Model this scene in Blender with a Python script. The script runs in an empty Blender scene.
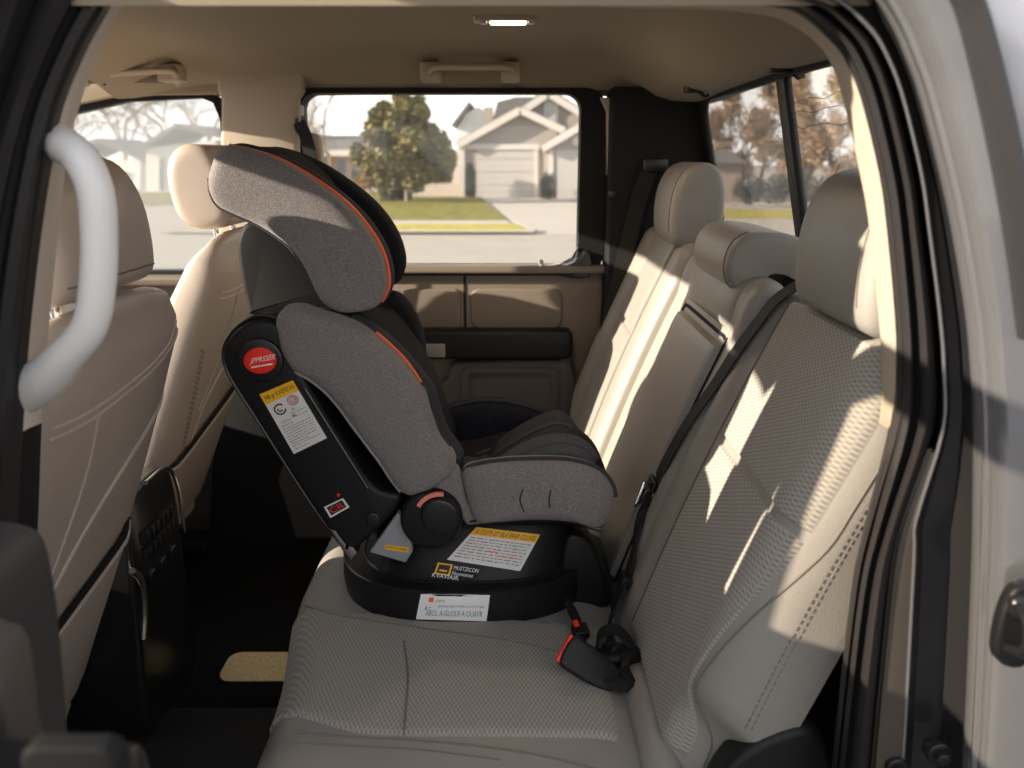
import bpy, math, random
from mathutils import Vector, Matrix, noise
from mathutils.bvhtree import BVHTree
random.seed(7)
V = Vector
sc = bpy.context.scene
COL = sc.collection

# ------------------------------------------------------------------ camera
F = 850.0
TH = math.atan(229 / F)
CAM = V((0, 0, 1.75))
ct, st = math.cos(TH), math.sin(TH)

def ray(u, v):
    a, b = (u - 512) / F, (384 - v) / F
    return V((a, ct + b * st, -st + b * ct))
def atY(u, v, Y):
    d = ray(u, v); return CAM + d * (Y / d.y)
def atX(u, v, X):
    d = ray(u, v); return CAM + d * (X / d.x)
def atZ(u, v, Z):
    d = ray(u, v); return CAM + d * ((Z - CAM.z) / d.z)
def xz(pts, Y):
    return [(p.x, p.z) for p in (atY(u, v, Y) for u, v in pts)]

cam = bpy.data.cameras.new('camera'); co = bpy.data.objects.new('camera', cam); COL.objects.link(co)
co.location = CAM; co.rotation_euler = (math.pi / 2 - TH, 0, 0)
cam.sensor_width = 36; cam.lens = 36 * F / 1024; cam.clip_start = .02; cam.clip_end = 600
cam.dof.use_dof = True; cam.dof.focus_distance = 1.55; cam.dof.aperture_fstop = 4.0
sc.camera = co

# ------------------------------------------------------------------ materials
def mat(name, col, rough=.5, metal=0, spec=.5, noise_amt=0, nscale=40, bump=0, bscale=200, coat=0, alpha_col=None, sheen=0, emis=None, estr=0):
    m = bpy.data.materials.new(name); m.use_nodes = True
    nt = m.node_tree; b = nt.nodes['Principled BSDF']
    b.inputs['Base Color'].default_value = (*col, 1)
    b.inputs['Roughness'].default_value = rough
    b.inputs['Metallic'].default_value = metal
    b.inputs['Specular IOR Level'].default_value = spec
    b.inputs['Coat Weight'].default_value = coat
    b.inputs['Coat Roughness'].default_value = .06
    b.inputs['Sheen Weight'].default_value = sheen
    if emis:
        b.inputs['Emission Color'].default_value = (*emis, 1); b.inputs['Emission Strength'].default_value = estr
    tc = nt.nodes.new('ShaderNodeTexCoord')
    if noise_amt:
        n = nt.nodes.new('ShaderNodeTexNoise'); n.inputs['Scale'].default_value = nscale; n.inputs['Detail'].default_value = 5
        n.inputs['Roughness'].default_value = .65
        nt.links.new(tc.outputs['Object'], n.inputs['Vector'])
        r = nt.nodes.new('ShaderNodeValToRGB')
        r.color_ramp.elements[0].position = .3; r.color_ramp.elements[1].position = .7
        c2 = alpha_col or tuple(min(1, c * (1 + noise_amt)) for c in col)
        r.color_ramp.elements[0].color = (*[c * (1 - noise_amt) for c in col], 1) if not alpha_col else (*col, 1)
        r.color_ramp.elements[1].color = (*c2, 1)
        nt.links.new(n.outputs['Fac'], r.inputs['Fac']); nt.links.new(r.outputs['Color'], b.inputs['Base Color'])
    if bump:
        n = nt.nodes.new('ShaderNodeTexNoise'); n.inputs['Scale'].default_value = bscale; n.inputs['Detail'].default_value = 3
        nt.links.new(tc.outputs['Object'], n.inputs['Vector'])
        bp = nt.nodes.new('ShaderNodeBump'); bp.inputs['Strength'].default_value = bump; bp.inputs['Distance'].default_value = .002
        nt.links.new(n.outputs['Fac'], bp.inputs['Height']); nt.links.new(bp.outputs['Normal'], b.inputs['Normal'])
    return m

def weave(name, c0, c1, period):
    m = mat(name, c0, .9, spec=.2, sheen=.15); nt = m.node_tree; b = nt.nodes['Principled BSDF']
    uv = nt.nodes.new('ShaderNodeUVMap'); sp = nt.nodes.new('ShaderNodeSeparateXYZ'); nt.links.new(uv.outputs['UV'], sp.inputs[0])
    def mth(op, a, bb=None):
        n = nt.nodes.new('ShaderNodeMath'); n.operation = op
        for i, x in enumerate((a, bb)):
            if x is None: continue
            if isinstance(x, (int, float)): n.inputs[i].default_value = x
            else: nt.links.new(x, n.inputs[i])
        return n.outputs[0]
    k = 2 * math.pi / period
    a = mth('SINE', mth('MULTIPLY', sp.outputs[0], k * .46))
    c = mth('SINE', mth('MULTIPLY', sp.outputs[1], k))
    h = mth('MULTIPLY_ADD', mth('MULTIPLY', a, c), .5); h.node.inputs[2].default_value = .5
    n = nt.nodes.new('ShaderNodeTexNoise'); n.inputs['Scale'].default_value = 420; nt.links.new(uv.outputs['UV'], n.inputs['Vector'])
    h2 = mth('ADD', mth('MULTIPLY', h, .75), mth('MULTIPLY', n.outputs['Fac'], .3))
    r = nt.nodes.new('ShaderNodeValToRGB'); r.color_ramp.elements[0].position = .15; r.color_ramp.elements[1].position = .7
    r.color_ramp.elements[0].color = (*c0, 1); r.color_ramp.elements[1].color = (*c1, 1)
    nt.links.new(h2, r.inputs['Fac']); nt.links.new(r.outputs['Color'], b.inputs['Base Color'])
    bp = nt.nodes.new('ShaderNodeBump'); bp.inputs['Strength'].default_value = .35; bp.inputs['Distance'].default_value = .0008
    nt.links.new(h2, bp.inputs['Height']); nt.links.new(bp.outputs['Normal'], b.inputs['Normal'])
    return m

def glass(name, tint, gloss=1.0, haze=0):
    m = bpy.data.materials.new(name); m.use_nodes = True; nt = m.node_tree; nt.nodes.clear()
    o = nt.nodes.new('ShaderNodeOutputMaterial'); mx = nt.nodes.new('ShaderNodeMixShader')
    t = nt.nodes.new('ShaderNodeBsdfTransparent'); t.inputs[0].default_value = (*tint, 1)
    g = nt.nodes.new('ShaderNodeBsdfGlossy'); g.inputs['Roughness'].default_value = .01
    g.inputs['Color'].default_value = (gloss, gloss, gloss, 1)
    lw = nt.nodes.new('ShaderNodeLayerWeight'); lw.inputs[0].default_value = .5
    pw = nt.nodes.new('ShaderNodeMath'); pw.operation = 'POWER'; pw.inputs[1].default_value = 5; nt.links.new(lw.outputs['Facing'], pw.inputs[0])
    ma = nt.nodes.new('ShaderNodeMath'); ma.operation = 'MULTIPLY_ADD'; ma.inputs[1].default_value = .9; ma.inputs[2].default_value = .012; nt.links.new(pw.outputs[0], ma.inputs[0])
    src = t.outputs[0]
    if haze:
        tl = nt.nodes.new('ShaderNodeBsdfTranslucent'); tl.inputs[0].default_value = (1, .97, .92, 1)
        mh = nt.nodes.new('ShaderNodeMixShader'); mh.inputs[0].default_value = haze
        nt.links.new(t.outputs[0], mh.inputs[1]); nt.links.new(tl.outputs[0], mh.inputs[2]); src = mh.outputs[0]
    nt.links.new(ma.outputs[0], mx.inputs[0]); nt.links.new(src, mx.inputs[1]); nt.links.new(g.outputs[0], mx.inputs[2])
    nt.links.new(mx.outputs[0], o.inputs[0]); return m

LEA = mat('tan_leather', (.27, .25, .225), .42, spec=.35, noise_amt=.05, nscale=9, bump=.25, bscale=380)
LEA2 = mat('warm_tan_leather', (.46, .385, .33), .42, spec=.35, noise_amt=.04, nscale=9, bump=.25, bscale=380)
SEAMD = mat('seam_thread', (.17, .145, .12), .8)
SEAML = mat('light_piping', (.55, .47, .4), .6)
FAB = weave('woven_tan_fabric', (.185, .168, .148), (.36, .332, .295), .0068)
HEADL = mat('headliner', (.29, .235, .168), .95, noise_amt=.06, nscale=500)
TRIMT = mat('tan_trim', (.42, .35, .27), .6, bump=.15, bscale=900)
DTAN = mat('door_tan', (.17, .138, .11), .55, bump=.12, bscale=700)
DDARK = mat('door_grey', (.075, .066, .06), .6, bump=.12, bscale=700)
HANDL = mat('pale_plastic', (.86, .83, .81), .4)
BLK = mat('black_plastic', (.009, .009, .010), .45, spec=.3, bump=.12, bscale=900)
BLKG = mat('gloss_black_plastic', (.012, .012, .013), .28, spec=.5)
BLKM = mat('matt_black_trim', (.009, .009, .01), .75, spec=.25)
RUB = mat('rubber_seal', (.02, .018, .019), .5, spec=.4)
CARP = mat('black_carpet', (.009, .009, .01), 1, spec=.1, noise_amt=.4, nscale=300, bump=.6, bscale=500)
TANP = mat('coarse_bright_tan', (.45, .36, .19), 1, noise_amt=.5, nscale=260, bump=1, bscale=260, spec=.1, alpha_col=(.85, .72, .42))
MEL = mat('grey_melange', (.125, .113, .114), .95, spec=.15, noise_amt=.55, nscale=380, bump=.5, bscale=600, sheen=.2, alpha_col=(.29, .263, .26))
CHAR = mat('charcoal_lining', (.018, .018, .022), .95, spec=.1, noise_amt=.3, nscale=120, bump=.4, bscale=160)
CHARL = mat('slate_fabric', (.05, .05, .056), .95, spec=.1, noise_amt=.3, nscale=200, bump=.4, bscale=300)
SLATE = mat('pad_slate', (.085, .087, .092), .9, spec=.15, noise_amt=.2, nscale=200)
ORG = mat('orange_piping', (.95, .13, .03), .5)
RED = mat('red_badge', (.85, .025, .012), .4)
REDB = mat('red_button', (.9, .04, .015), .35, emis=None)
PINK = mat('salmon_plastic', (.8, .25, .17), .4)
WHI = mat('white_print', (.85, .84, .82), .6)
STK = mat('white_sticker', (.72, .70, .68), .5)
YEL = mat('yellow_sticker', (.9, .47, .01), .5)
INK = mat('black_ink', (.015, .014, .013), .6)
INKG = mat('grey_ink', (.28, .26, .25), .7)
BLUE = mat('blue_ink', (.05, .22, .33), .6)
GRYS = mat('grey_sticker', (.27, .28, .30), .5)
CHR = mat('chrome', (.75, .73, .7), .15, metal=1)
STEEL = mat('dull_steel', (.5, .45, .4), .35, metal=1)
WEB = mat('belt_webbing', (.014, .014, .015), .7, spec=.3, noise_amt=.3, nscale=300)
WEBG = mat('grey_webbing', (.022, .02, .019), .85, spec=.2)
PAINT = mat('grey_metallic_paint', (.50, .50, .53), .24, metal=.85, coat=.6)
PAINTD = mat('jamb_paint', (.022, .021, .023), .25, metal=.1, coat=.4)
LAMP = mat('lamp_lens', (1, .9, .75), .4, emis=(1, .78, .5), estr=5)
GL_CLEAR = glass('clear_glass', (.97, .97, .96), haze=.3)
GL_TINT = glass('tinted_glass', (.97, .97, .96), haze=.03)
GL_PRIV = glass('privacy_glass', (.85, .83, .80))
GL_DARK = glass('dark_tinted_glass', (.86, .84, .82), haze=.05)

# ------------------------------------------------------------------ mesh helpers
class G:
    def __init__(s): s.v = []; s.f = []; s.uv = {}
    def add(s, vs, fs, uvs=None):
        o = len(s.v); s.v += [V(p) for p in vs]; s.f += [tuple(i + o for i in f) for f in fs]
        if uvs:
            for i, q in enumerate(uvs): s.uv[o + i] = q
        return s

def setp(o, label=None, cat=None, group=None, kind=None):
    if label: o['label'] = label
    if cat: o['category'] = cat
    if group: o['group'] = group
    if kind: o['kind'] = kind
    return o

def mk(name, g, m, parent=None, sharp=40, label=None, **kw):
    me = bpy.data.meshes.new(name); me.from_pydata([tuple(p) for p in g.v], [], g.f); me.validate(); 
    me.polygons.foreach_set('use_smooth', [True] * len(me.polygons))
    me.set_sharp_from_angle(angle=math.radians(sharp))
    if g.uv:
        l = me.uv_layers.new(name='UVMap')
        for i, lp in enumerate(me.loops): l.data[i].uv = g.uv.get(lp.vertex_index, (0, 0))
    me.materials.append(m)
    import bmesh
    bm = bmesh.new(); bm.from_mesh(me); bmesh.ops.recalc_face_normals(bm, faces=bm.faces); bm.to_mesh(me); bm.free()
    o = bpy.data.objects.new(name, me); COL.objects.link(o)
    if parent is not None:
        o.parent = parent
        if parent.type == 'EMPTY': o.matrix_parent_inverse = Matrix.Translation(-parent.location)
    if label: o['label'] = label
    o['_g'] = 0; del o['_g']
    setp(o, kw.get('lab'), kw.get('cat'), kw.get('group'), kw.get('kind'))
    return o

def thing(name, loc, label, cat, group=None):
    e = bpy.data.objects.new(name, None); COL.objects.link(e); e.location = loc; e.empty_display_size = .05
    return setp(e, label, cat, group)

def dup(root, delta, label, group=None):
    def rec(o, parent):
        c = o.copy(); COL.objects.link(c)
        if parent is not None:
            mi = o.matrix_parent_inverse.copy(); c.parent = parent; c.matrix_parent_inverse = mi
        for ch in o.children: rec(ch, c)
        return c
    r = rec(root, None); r.location = root.location + V(delta); r['label'] = label
    if group: r['group'] = group
    return r

def cr(pts, n, closed=False):
    """catmull-rom resample (n per segment)"""
    P = [V(p) for p in pts]; N = len(P); out = []
    for i in range(N if closed else N - 1):
        p0 = P[(i - 1) % N] if closed or i > 0 else P[0] * 2 - P[1]
        p1, p2 = P[i], P[(i + 1) % N]
        p3 = P[(i + 2) % N] if closed or i + 2 < N else P[-1] * 2 - P[-2]
        for k in range(n):
            t = k / n
            out.append(.5 * ((2 * p1) + (p2 - p0) * t + (2 * p0 - 5 * p1 + 4 * p2 - p3) * t * t + (3 * p1 - p0 - 3 * p2 + p3) * t ** 3))
    if not closed: out.append(P[-1])
    return out

def loft(rings, closed=True, cap=True, g=None, uv=None):
    g = g or G(); n = len(rings[0]); vs = [p for r in rings for p in r]; fs = []
    for i in range(len(rings) - 1):
        for j in range(n if closed else n - 1):
            k = (j + 1) % n
            fs.append((i * n + j, i * n + k, (i + 1) * n + k, (i + 1) * n + j))
    if cap and closed:
        fs.append(tuple(reversed(range(n)))); fs.append(tuple((len(rings) - 1) * n + j for j in range(n)))
    uvs = [q for r in uv for q in r] if uv else None
    return g.add(vs, fs, uvs)

def inset(ol, d):
    n = len(ol); out = []; A = sum(ol[i][0] * ol[(i + 1) % n][1] - ol[(i + 1) % n][0] * ol[i][1] for i in range(n)); s = 1 if A > 0 else -1
    for i in range(n):
        a, b, c = V(ol[i - 1]), V(ol[i]), V(ol[(i + 1) % n])
        e1, e2 = (b - a), (c - b)
        if e1.length < 1e-9 or e2.length < 1e-9: out.append(tuple(b)); continue
        n1 = V((-e1.y, e1.x)).normalized() * s; n2 = V((-e2.y, e2.x)).normalized() * s
        m = n1 + n2
        if m.length < 1e-6: out.append(tuple(b)); continue
        m.normalize(); out.append(tuple(b + m * d / max(.6, m.dot(n1))))
    return out

MY = lambda a, b, w: V((a, w, b))      # outline in XZ, depth along Y
MX = lambda a, b, w: V((w, a, b))      # outline in YZ, depth along X
MZ = lambda a, b, w: V((a, b, w))      # outline in XY, depth along Z

def prism(ol, w0, w1, r=.004, mp=MY, n=3, g=None):
    steps = [(r * (1 - math.sin(k / n * math.pi / 2)), r * (1 - math.cos(k / n * math.pi / 2))) for k in range(n + 1)] if r > 0 else [(0, 0)]
    s = 1 if w1 > w0 else -1
    rings = []
    for ins, dw in steps: rings.append([mp(a, b, w0 + s * dw) for a, b in (inset(ol, ins) if ins else ol)])
    for ins, dw in reversed(steps): rings.append([mp(a, b, w1 - s * dw) for a, b in (inset(ol, ins) if ins else ol)])
    if r > 0: rings[n:n + 2] = [rings[n], rings[n + 1]]
    return loft(rings, g=g)

def rrect(a0, b0, a1, b1, r, n=4):
    out = []
    for cx, cy, s in ((a1 - r, b1 - r, 0), (a0 + r, b1 - r, 1), (a0 + r, b0 + r, 2), (a1 - r, b0 + r, 3)):
        for k in range(n + 1):
            t = (s + k / n) * math.pi / 2; out.append((cx + r * math.cos(t), cy + r * math.sin(t)))
    return out

def box(x0, y0, z0, x1, y1, z1, r=.004, g=None):
    r = min(r, (x1 - x0) * .45, (y1 - y0) * .45, (z1 - z0) * .45)
    return prism(rrect(x0, z0, x1, z1, max(r, 1e-4), 3), y0, y1, r, MY, 3, g)

def tube(pts, r, n=8, closed=False, g=None, flat=1.0, up=None):
    """r: number or list; flat: second radius factor"""
    P = [V(p) for p in pts]; N = len(P); rings = []; prev = None
    for i in range(N):
        t = (P[(i + 1) % N] - P[i - 1]) if closed or 0 < i < N - 1 else (P[1] - P[0] if i == 0 else P[-1] - P[-2])
        t.normalize()
        ref = V(up) if up else (prev or (V((0, 0, 1)) if abs(t.z) < .9 else V((1, 0, 0))))
        a = ref - t * ref.dot(t)
        if a.length < 1e-6: a = t.orthogonal()
        a.normalize(); prev = a; b = t.cross(a)
        rr = r[i] if isinstance(r, (list, tuple)) else r
        rings.append([P[i] + a * math.cos(2 * math.pi * k / n) * rr + b * math.sin(2 * math.pi * k / n) * rr * flat for k in range(n)])
    if closed: rings.append(rings[0])
    return loft(rings, cap=not closed, g=g)

def ribbon(pts, wdir, w, th, g=None):
    """strap: path with width direction list/vector; rectangular section"""
    P = [V(p) for p in pts]; rings = []
    for i, p in enumerate(P):
        t = (P[min(i + 1, len(P) - 1)] - P[max(i - 1, 0)]).normalized()
        d = V(wdir[i]) if isinstance(wdir, list) else V(wdir)
        d = (d - t * d.dot(t)).normalized(); nn = t.cross(d) * th / 2
        rings.append([p - d * w / 2 - nn, p + d * w / 2 - nn, p + d * w / 2 + nn, p - d * w / 2 + nn])
    return loft(rings, g=g)

def strip(A, B, yc, half, p=.55, n=20, ends=.35, m=5, g=None, mp=MY):
    """puffy pad between two edge curves A and B in XZ (dense, equal count)"""
    A = cr([(*a, 0) for a in A], m); B = cr([(*b, 0) for b in B], m); N = len(A); rings = []
    sg = lambda x: math.copysign(abs(x) ** p, x)
    for i in range(N):
        t = i / (N - 1); e = min(t, 1 - t) / ends
        k = 1 if e >= 1 else max(.12, math.sqrt(max(0, 1 - (1 - e) ** 2)) ** .8)
        mid, hf = (A[i] + B[i]) / 2, (B[i] - A[i]) / 2
        kw = 1 if e >= .35 else .78 + .22 * math.sqrt(max(0, 1 - (1 - e / .35) ** 2))
        rings.append([mp(*(mid + hf * sg(math.cos(2 * math.pi * j / n)) * kw).xy, yc + half * k * sg(math.sin(2 * math.pi * j / n))) for j in range(n)])
    return loft(rings, g=g)

def dome(ol, yc, hn, hf, q=2.6, n=7, sm=4, mp=MY, g=None):
    """puffed outline: near half-depth hn, far half-depth hf"""
    P = [p.xy for p in cr([(*a, 0) for a in ol], sm, True)] if sm else [V(a) for a in ol]
    c = sum(P, V((0, 0))) / len(P); rings = []
    S = [math.sin((k + .35) / (n + .35) * math.pi / 2) for k in range(n + 1)]
    for s in S: rings.append([mp(*(c + (p - c) * s), yc - hn * (1 - min(1, s) ** q) ** (1 / q)) for p in P])
    for s in reversed(S[:-1]): rings.append([mp(*(c + (p - c) * s), yc + hf * (1 - min(1, s) ** q) ** (1 / q)) for p in P])
    return loft(rings, g=g)

def disc(cx, cz, r, y0, y1, bev=.003, n=36, rz=None, rot=0, g=None):
    rz = rz or r
    ol = []
    for k in range(n):
        a = 2 * math.pi * k / n; x, z = r * math.cos(a), rz * math.sin(a)
        ol.append((cx + x * math.cos(rot) - z * math.sin(rot), cz + x * math.sin(rot) + z * math.cos(rot)))
    return prism(ol, y0, y1, bev, MY, 3, g)

def bvh(*gs):
    vs = []; fs = []
    for g in gs:
        o = len(vs); vs += g.v; fs += [tuple(i + o for i in f) for f in g.f]
    return BVHTree.FromPolygons(vs, fs)

def cast(t, u, v, off=.001):
    d = ray(u, v).normalized(); h = t.ray_cast(CAM, d)
    if h[0] is None: return None
    n = h[1] if h[1].dot(d) < 0 else -h[1]
    return h[0] + n * off

def drape(t, pts, r, n=3, off=.0006, g=None, closed=False):
    """a seam: pixel polyline laid on the surface it runs over, as a round cord"""
    P = [q for q in (cast(t, p.x, p.y, off) for p in cr([(u, v, 0) for u, v in pts], n, closed)) if q is not None]
    if len(P) < 2: return g or G()
    return tube(P, r, 6, g=g, closed=closed)

def stitches(P, r=.0012, ln=.005, gap=.003, g=None):
    g = g or G(); acc = 0; on = []
    for a, b in zip(P, P[1:]):
        L = (b - a).length; k = max(1, int(L / (ln + gap)))
        for i in range(k):
            t0 = i / k; t1 = t0 + ln / (ln + gap) / k
            tube([a.lerp(b, t0), a.lerp(b, t1)], r, 5, g=g)
    return g

def bil(c, a, b):
    return c[0].lerp(c[1], a).lerp(c[3].lerp(c[2], a), b)

def label_patch(t, corners, nu=8, nv=8, off=.0008, r0=(0, 0), r1=(1, 1), g=None):
    """sticker: corners px (tl,tr,br,bl) laid onto a surface; thin solid"""
    g = g or G(); C4 = [V((*c, 0)) for c in corners]; top = []; bot = []
    for j in range(nv + 1):
        for i in range(nu + 1):
            q = bil(C4, r0[0] + (r1[0] - r0[0]) * i / nu, r0[1] + (r1[1] - r0[1]) * j / nv)
            h = cast(t, q.x, q.y, off); b = cast(t, q.x, q.y, -.0002)
            if h is None: return g
            top.append(h); bot.append(b)
    n = nu + 1; fs = []
    for j in range(nv):
        for i in range(nu): fs.append((j * n + i, j * n + i + 1, (j + 1) * n + i + 1, (j + 1) * n + i))
    N = len(top); edge = [j for j in range(n)] + [(j + 1) * n - 1 for j in range(1, nv + 1)] + [nv * n + i for i in range(n - 2, -1, -1)] + [j * n for j in range(nv - 1, 0, -1)]
    for a, b in zip(edge, edge[1:] + edge[:1]): fs.append((a, b, N + b, N + a))
    return g.add(top + bot, fs)

def text_on(t, s, corners, a0, b0, a1, b1, off=.0014, shear=0, g=None, flip=False):
    """lettering fitted into the fraction box (a0,b0)-(a1,b1) of a sticker whose px corners are given"""
    g = g or G()
    cu = bpy.data.curves.new('t', 'FONT'); cu.body = s; cu.shear = shear; cu.resolution_u = 2
    ob = bpy.data.objects.new('t', cu); me = bpy.data.meshes.new_from_object(ob)
    if not me.vertices: return g
    xs = [v.co.x for v in me.vertices]; ys = [v.co.y for v in me.vertices]; x0, x1, y0, y1 = min(xs), max(xs), min(ys), max(ys)
    C4 = [V((*c, 0)) for c in corners]; vs = []
    for v in me.vertices:
        a = a0 + (a1 - a0) * (v.co.x - x0) / (x1 - x0 or 1); b = b1 + (b0 - b1) * (v.co.y - y0) / (y1 - y0 or 1)
        q = bil(C4, a, b); vs.append(cast(t, q.x, q.y, off))
    if any(v is None for v in vs): return g
    fs = [tuple(p.vertices) for p in me.polygons]
    bpy.data.objects.remove(ob); bpy.data.meshes.remove(me)
    return g.add(vs, fs)

def fine_print(t, corners, rows, g=None, off=.0012, seed=1):
    g = g or G(); rnd = random.Random(seed)
    for (a0, a1, b, h) in rows:
        a = a0
        while a < a1 - .01:
            w = rnd.uniform(.025, .1)
            label_patch(t, corners, 1, 1, off, (a, b), (min(a + w, a1), b + h * rnd.uniform(.7, 1.1)), g)
            a += w + rnd.uniform(.012, .03)
    return g

# ================================================================== REAR BENCH
BX0, BZ0, BX1, BZ1 = .205, .93, .455, 1.55
BD = V((BX1 - BX0, 0, BZ1 - BZ0)); BL = BD.length; BD.normalize(); BN = V((-BD.z, 0, BD.x))
def sm(e0, e1, x):
    t = max(0, min(1, (x - e0) / (e1 - e0))); return t * t * (3 - 2 * t)

def S_fun(bulge):
    def S(y, s):
        return V((BX0, y, BZ0)) + BD * (BL * s) + BN * bulge(y, s)
    return S
def b_near(y, s):
    d = .012 * math.sin(math.pi * s)
    d += .012 * sm(1.07, .985, y) * (1 - .75 * sm(.35, .8, s)) * sm(.05, .25, s)          # outer bolster
    d += .012 * sm(1.34, 1.385, y) * (1 - sm(1.40, 1.44, y))
    if y < 1.015: d -= (1 - math.sqrt(max(0, 1 - ((1.015 - y) / .0705) ** 2))) * .085
    d -= .10 * (1 - sm(.955, 1.035, y)) * (1 - sm(.09, .21, s))
    d = max(d, -.104)
    if y > 1.415: d -= (1 - math.sqrt(max(0, 1 - ((y - 1.415) / .02) ** 2))) * .02
    return d
def b_cen(y, s):
    d = .01 * math.sin(math.pi * s) + .012 * sm(.8, .9, s)
    e = min(y - 1.435, 2.0 - y)
    if e < .02: d -= (1 - math.sqrt(max(0, 1 - ((.02 - e) / .0201) ** 2))) * .02
    d += .014 * (1 - sm(.03, .09, y - 1.435)) + .014 * (1 - sm(.02, .07, 2.0 - y))
    return d
def b_far(y, s):
    d = .042 + .012 * math.sin(math.pi * s) + .024 * sm(2.36, 2.43, y) * sm(-.02, .2, s)
    e = min(y - 2.0, 2.475 - y)
    if e < .04: d -= (1 - math.sqrt(max(0, 1 - ((.04 - e) / .0401) ** 2))) * .035
    return d

def backrest(y0, y1, bulge, smax=.985, th=.115, ny=26):
    S = S_fun(bulge); rings = []; uvs = []
    for j in range(ny + 1):
        t = j / ny; t = .5 - .5 * math.cos(math.pi * t); y = y0 + (y1 - y0) * t; ring = []; uv = []
        e = min(y - y0, y1 - y); drop = .03 * (1 - min(1, e / .05)) ** 2
        sm_ = smax - drop
        for k in range(27):
            s = -.02 + (sm_ - .055 + .02) * k / 26; ring.append(S(y, s)); uv.append((y, s * BL))
        top = S(y, sm_ - .055)
        for k in range(1, 9):
            a = k / 8 * math.pi / 2 * 1.6; r1 = .055 * BL
            c = top - BN * r1
            ring.append(c + BN * r1 * math.cos(a) + BD * r1 * math.sin(a)); uv.append((y, sm_ * BL + .01 * k))
        back = V((BX0, y, BZ0)) - BN * th
        for s in (.8, .4, 0, -.02): ring.append(V((back.x, y, back.z)) + BD * BL * s * .98); uv.append((y, 1 + s))
        rings.append(ring); uvs.append(uv)
    return loft(rings, uv=uvs)

def patch(S, y0, y1, s0, s1, h=.004, ny=44, ns=40, r=.06, wave=0, cut=None):
    """an upholstery panel lying proud of the surface S"""
    vs = []; uv = []; fs = []
    for j in range(ns + 1):
        for i in range(ny + 1):
            a, b = i / ny, j / ns
            y = y0 + (y1 - y0) * a; s = s0 + (s1 - s0) * b
            if cut: y, s = cut(y, s, a, b)
            p = S(y, s); e = 1e-3
            n = (S(y + e, s) - S(y - e, s)).cross(S(y, s + e) - S(y, s - e)).normalized()
            if n.x > 0 and abs(n.x) > .3 or (abs(n.x) <= .3 and n.z < 0): n = -n
            q = min(a, 1 - a, b, 1 - b) / r
            k = 1 if q >= 1 else math.sqrt(max(0, 1 - (1 - q) ** 2))
            vs.append(p + n * (-.006 + (h + .006) * k)); uv.append((p.y, (p - S(y, s0)).length))
    n = ny + 1
    for j in range(ns):
        for i in range(ny): fs.append((j * n + i, j * n + i + 1, (j + 1) * n + i + 1, (j + 1) * n + i))
    return G().add(vs, fs, uv)

def surf_line(S, pts, r, off=.001, n=4, g=None):
    P = []
    for q in cr([(a, b, 0) for a, b in pts], n):
        p = S(q.x, q.y); P.append(p + BN * off)
    return tube(P, r, 6, g=g)

bench = thing('rear_bench_seat', (0, 1.7, .57), 'tan leather and woven fabric rear bench seat of the truck, under the child seat', 'rear seat')

# cushion: profile along X, swept in Y
def cush(y):
    # returns ring in XZ ; near part shorter, front roll
    fx = -.362 - .048 * sm(1.1, 1.5, y) + .03 * sm(2.1, 2.44, y)
    crown = .012 * math.sin(math.pi * max(0, min(1, (y - .93) / .5))) if y < 1.43 else 0
    e = min(y - .90, 2.47 - y); r = .06
    k = 0 if e >= r else (1 - math.sqrt(max(0, 1 - ((r - e) / r) ** 2)))
    zt = .942 - k * .055; fx += k * .05
    def T(x):
        z = zt + crown * math.sin(math.pi * max(0, min(1, (x - fx) / (.25 - fx)))) + .012 * (1 - sm(fx + .02, fx + .2, x))
        z -= .035 * sm(.12, .24, x)
        return z
    ring = []; uv = []
    xs = [fx + .055 + (.27 - fx - .055) * i / 30 for i in range(31)]
    for x in reversed(xs): ring.append(V((x, y, T(x)))); uv.append((y, x))
    cx, cz = fx + .055, T(fx + .055) - .055
    for i in range(1, 9):
        a = math.pi / 2 + i / 8 * math.pi / 2; ring.append(V((cx + .055 * math.cos(a), y, cz + .055 * math.sin(a)))); uv.append((y, fx + .055 - .011 * i))
    ring += [V((fx + .01, y, .80)), V((fx + .06, y, .72)), V((.27, y, .72))]; uv += [(y, fx - .2), (y, fx - .3), (y, fx - .6)]
    return ring, uv, T
rings = []; uvs = []
ys = [.90 + .06 * i / 8 for i in range(9)] + [.96 + (2.41 - .96) * i / 44 for i in range(1, 45)] + [2.41 + .06 * i / 8 for i in range(1, 9)]
for y in ys:
    r_, u_, _ = cush(y); rings.append(r_); uvs.append(u_)
gC = loft(rings, uv=uvs)
cushion = mk('seat_cushion', gC, LEA, bench)
def Cs(y, x): return V((x, y, cush(y)[2](x)))
def Cs2(y, s):      # s 0..1 from front roll to rear
    ring, _, T = cush(y); fx = ring[38].x
    if s < 0:
        a = math.pi / 2 - s * 9.0; cx = fx + .055; return V((cx + .055 * math.cos(min(a, math.pi)), y, T(cx) - .055 + .055 * math.sin(min(a, math.pi))))
    x = fx + .055 + s * (.165 - fx - .055); return V((x, y, T(x)))
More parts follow.
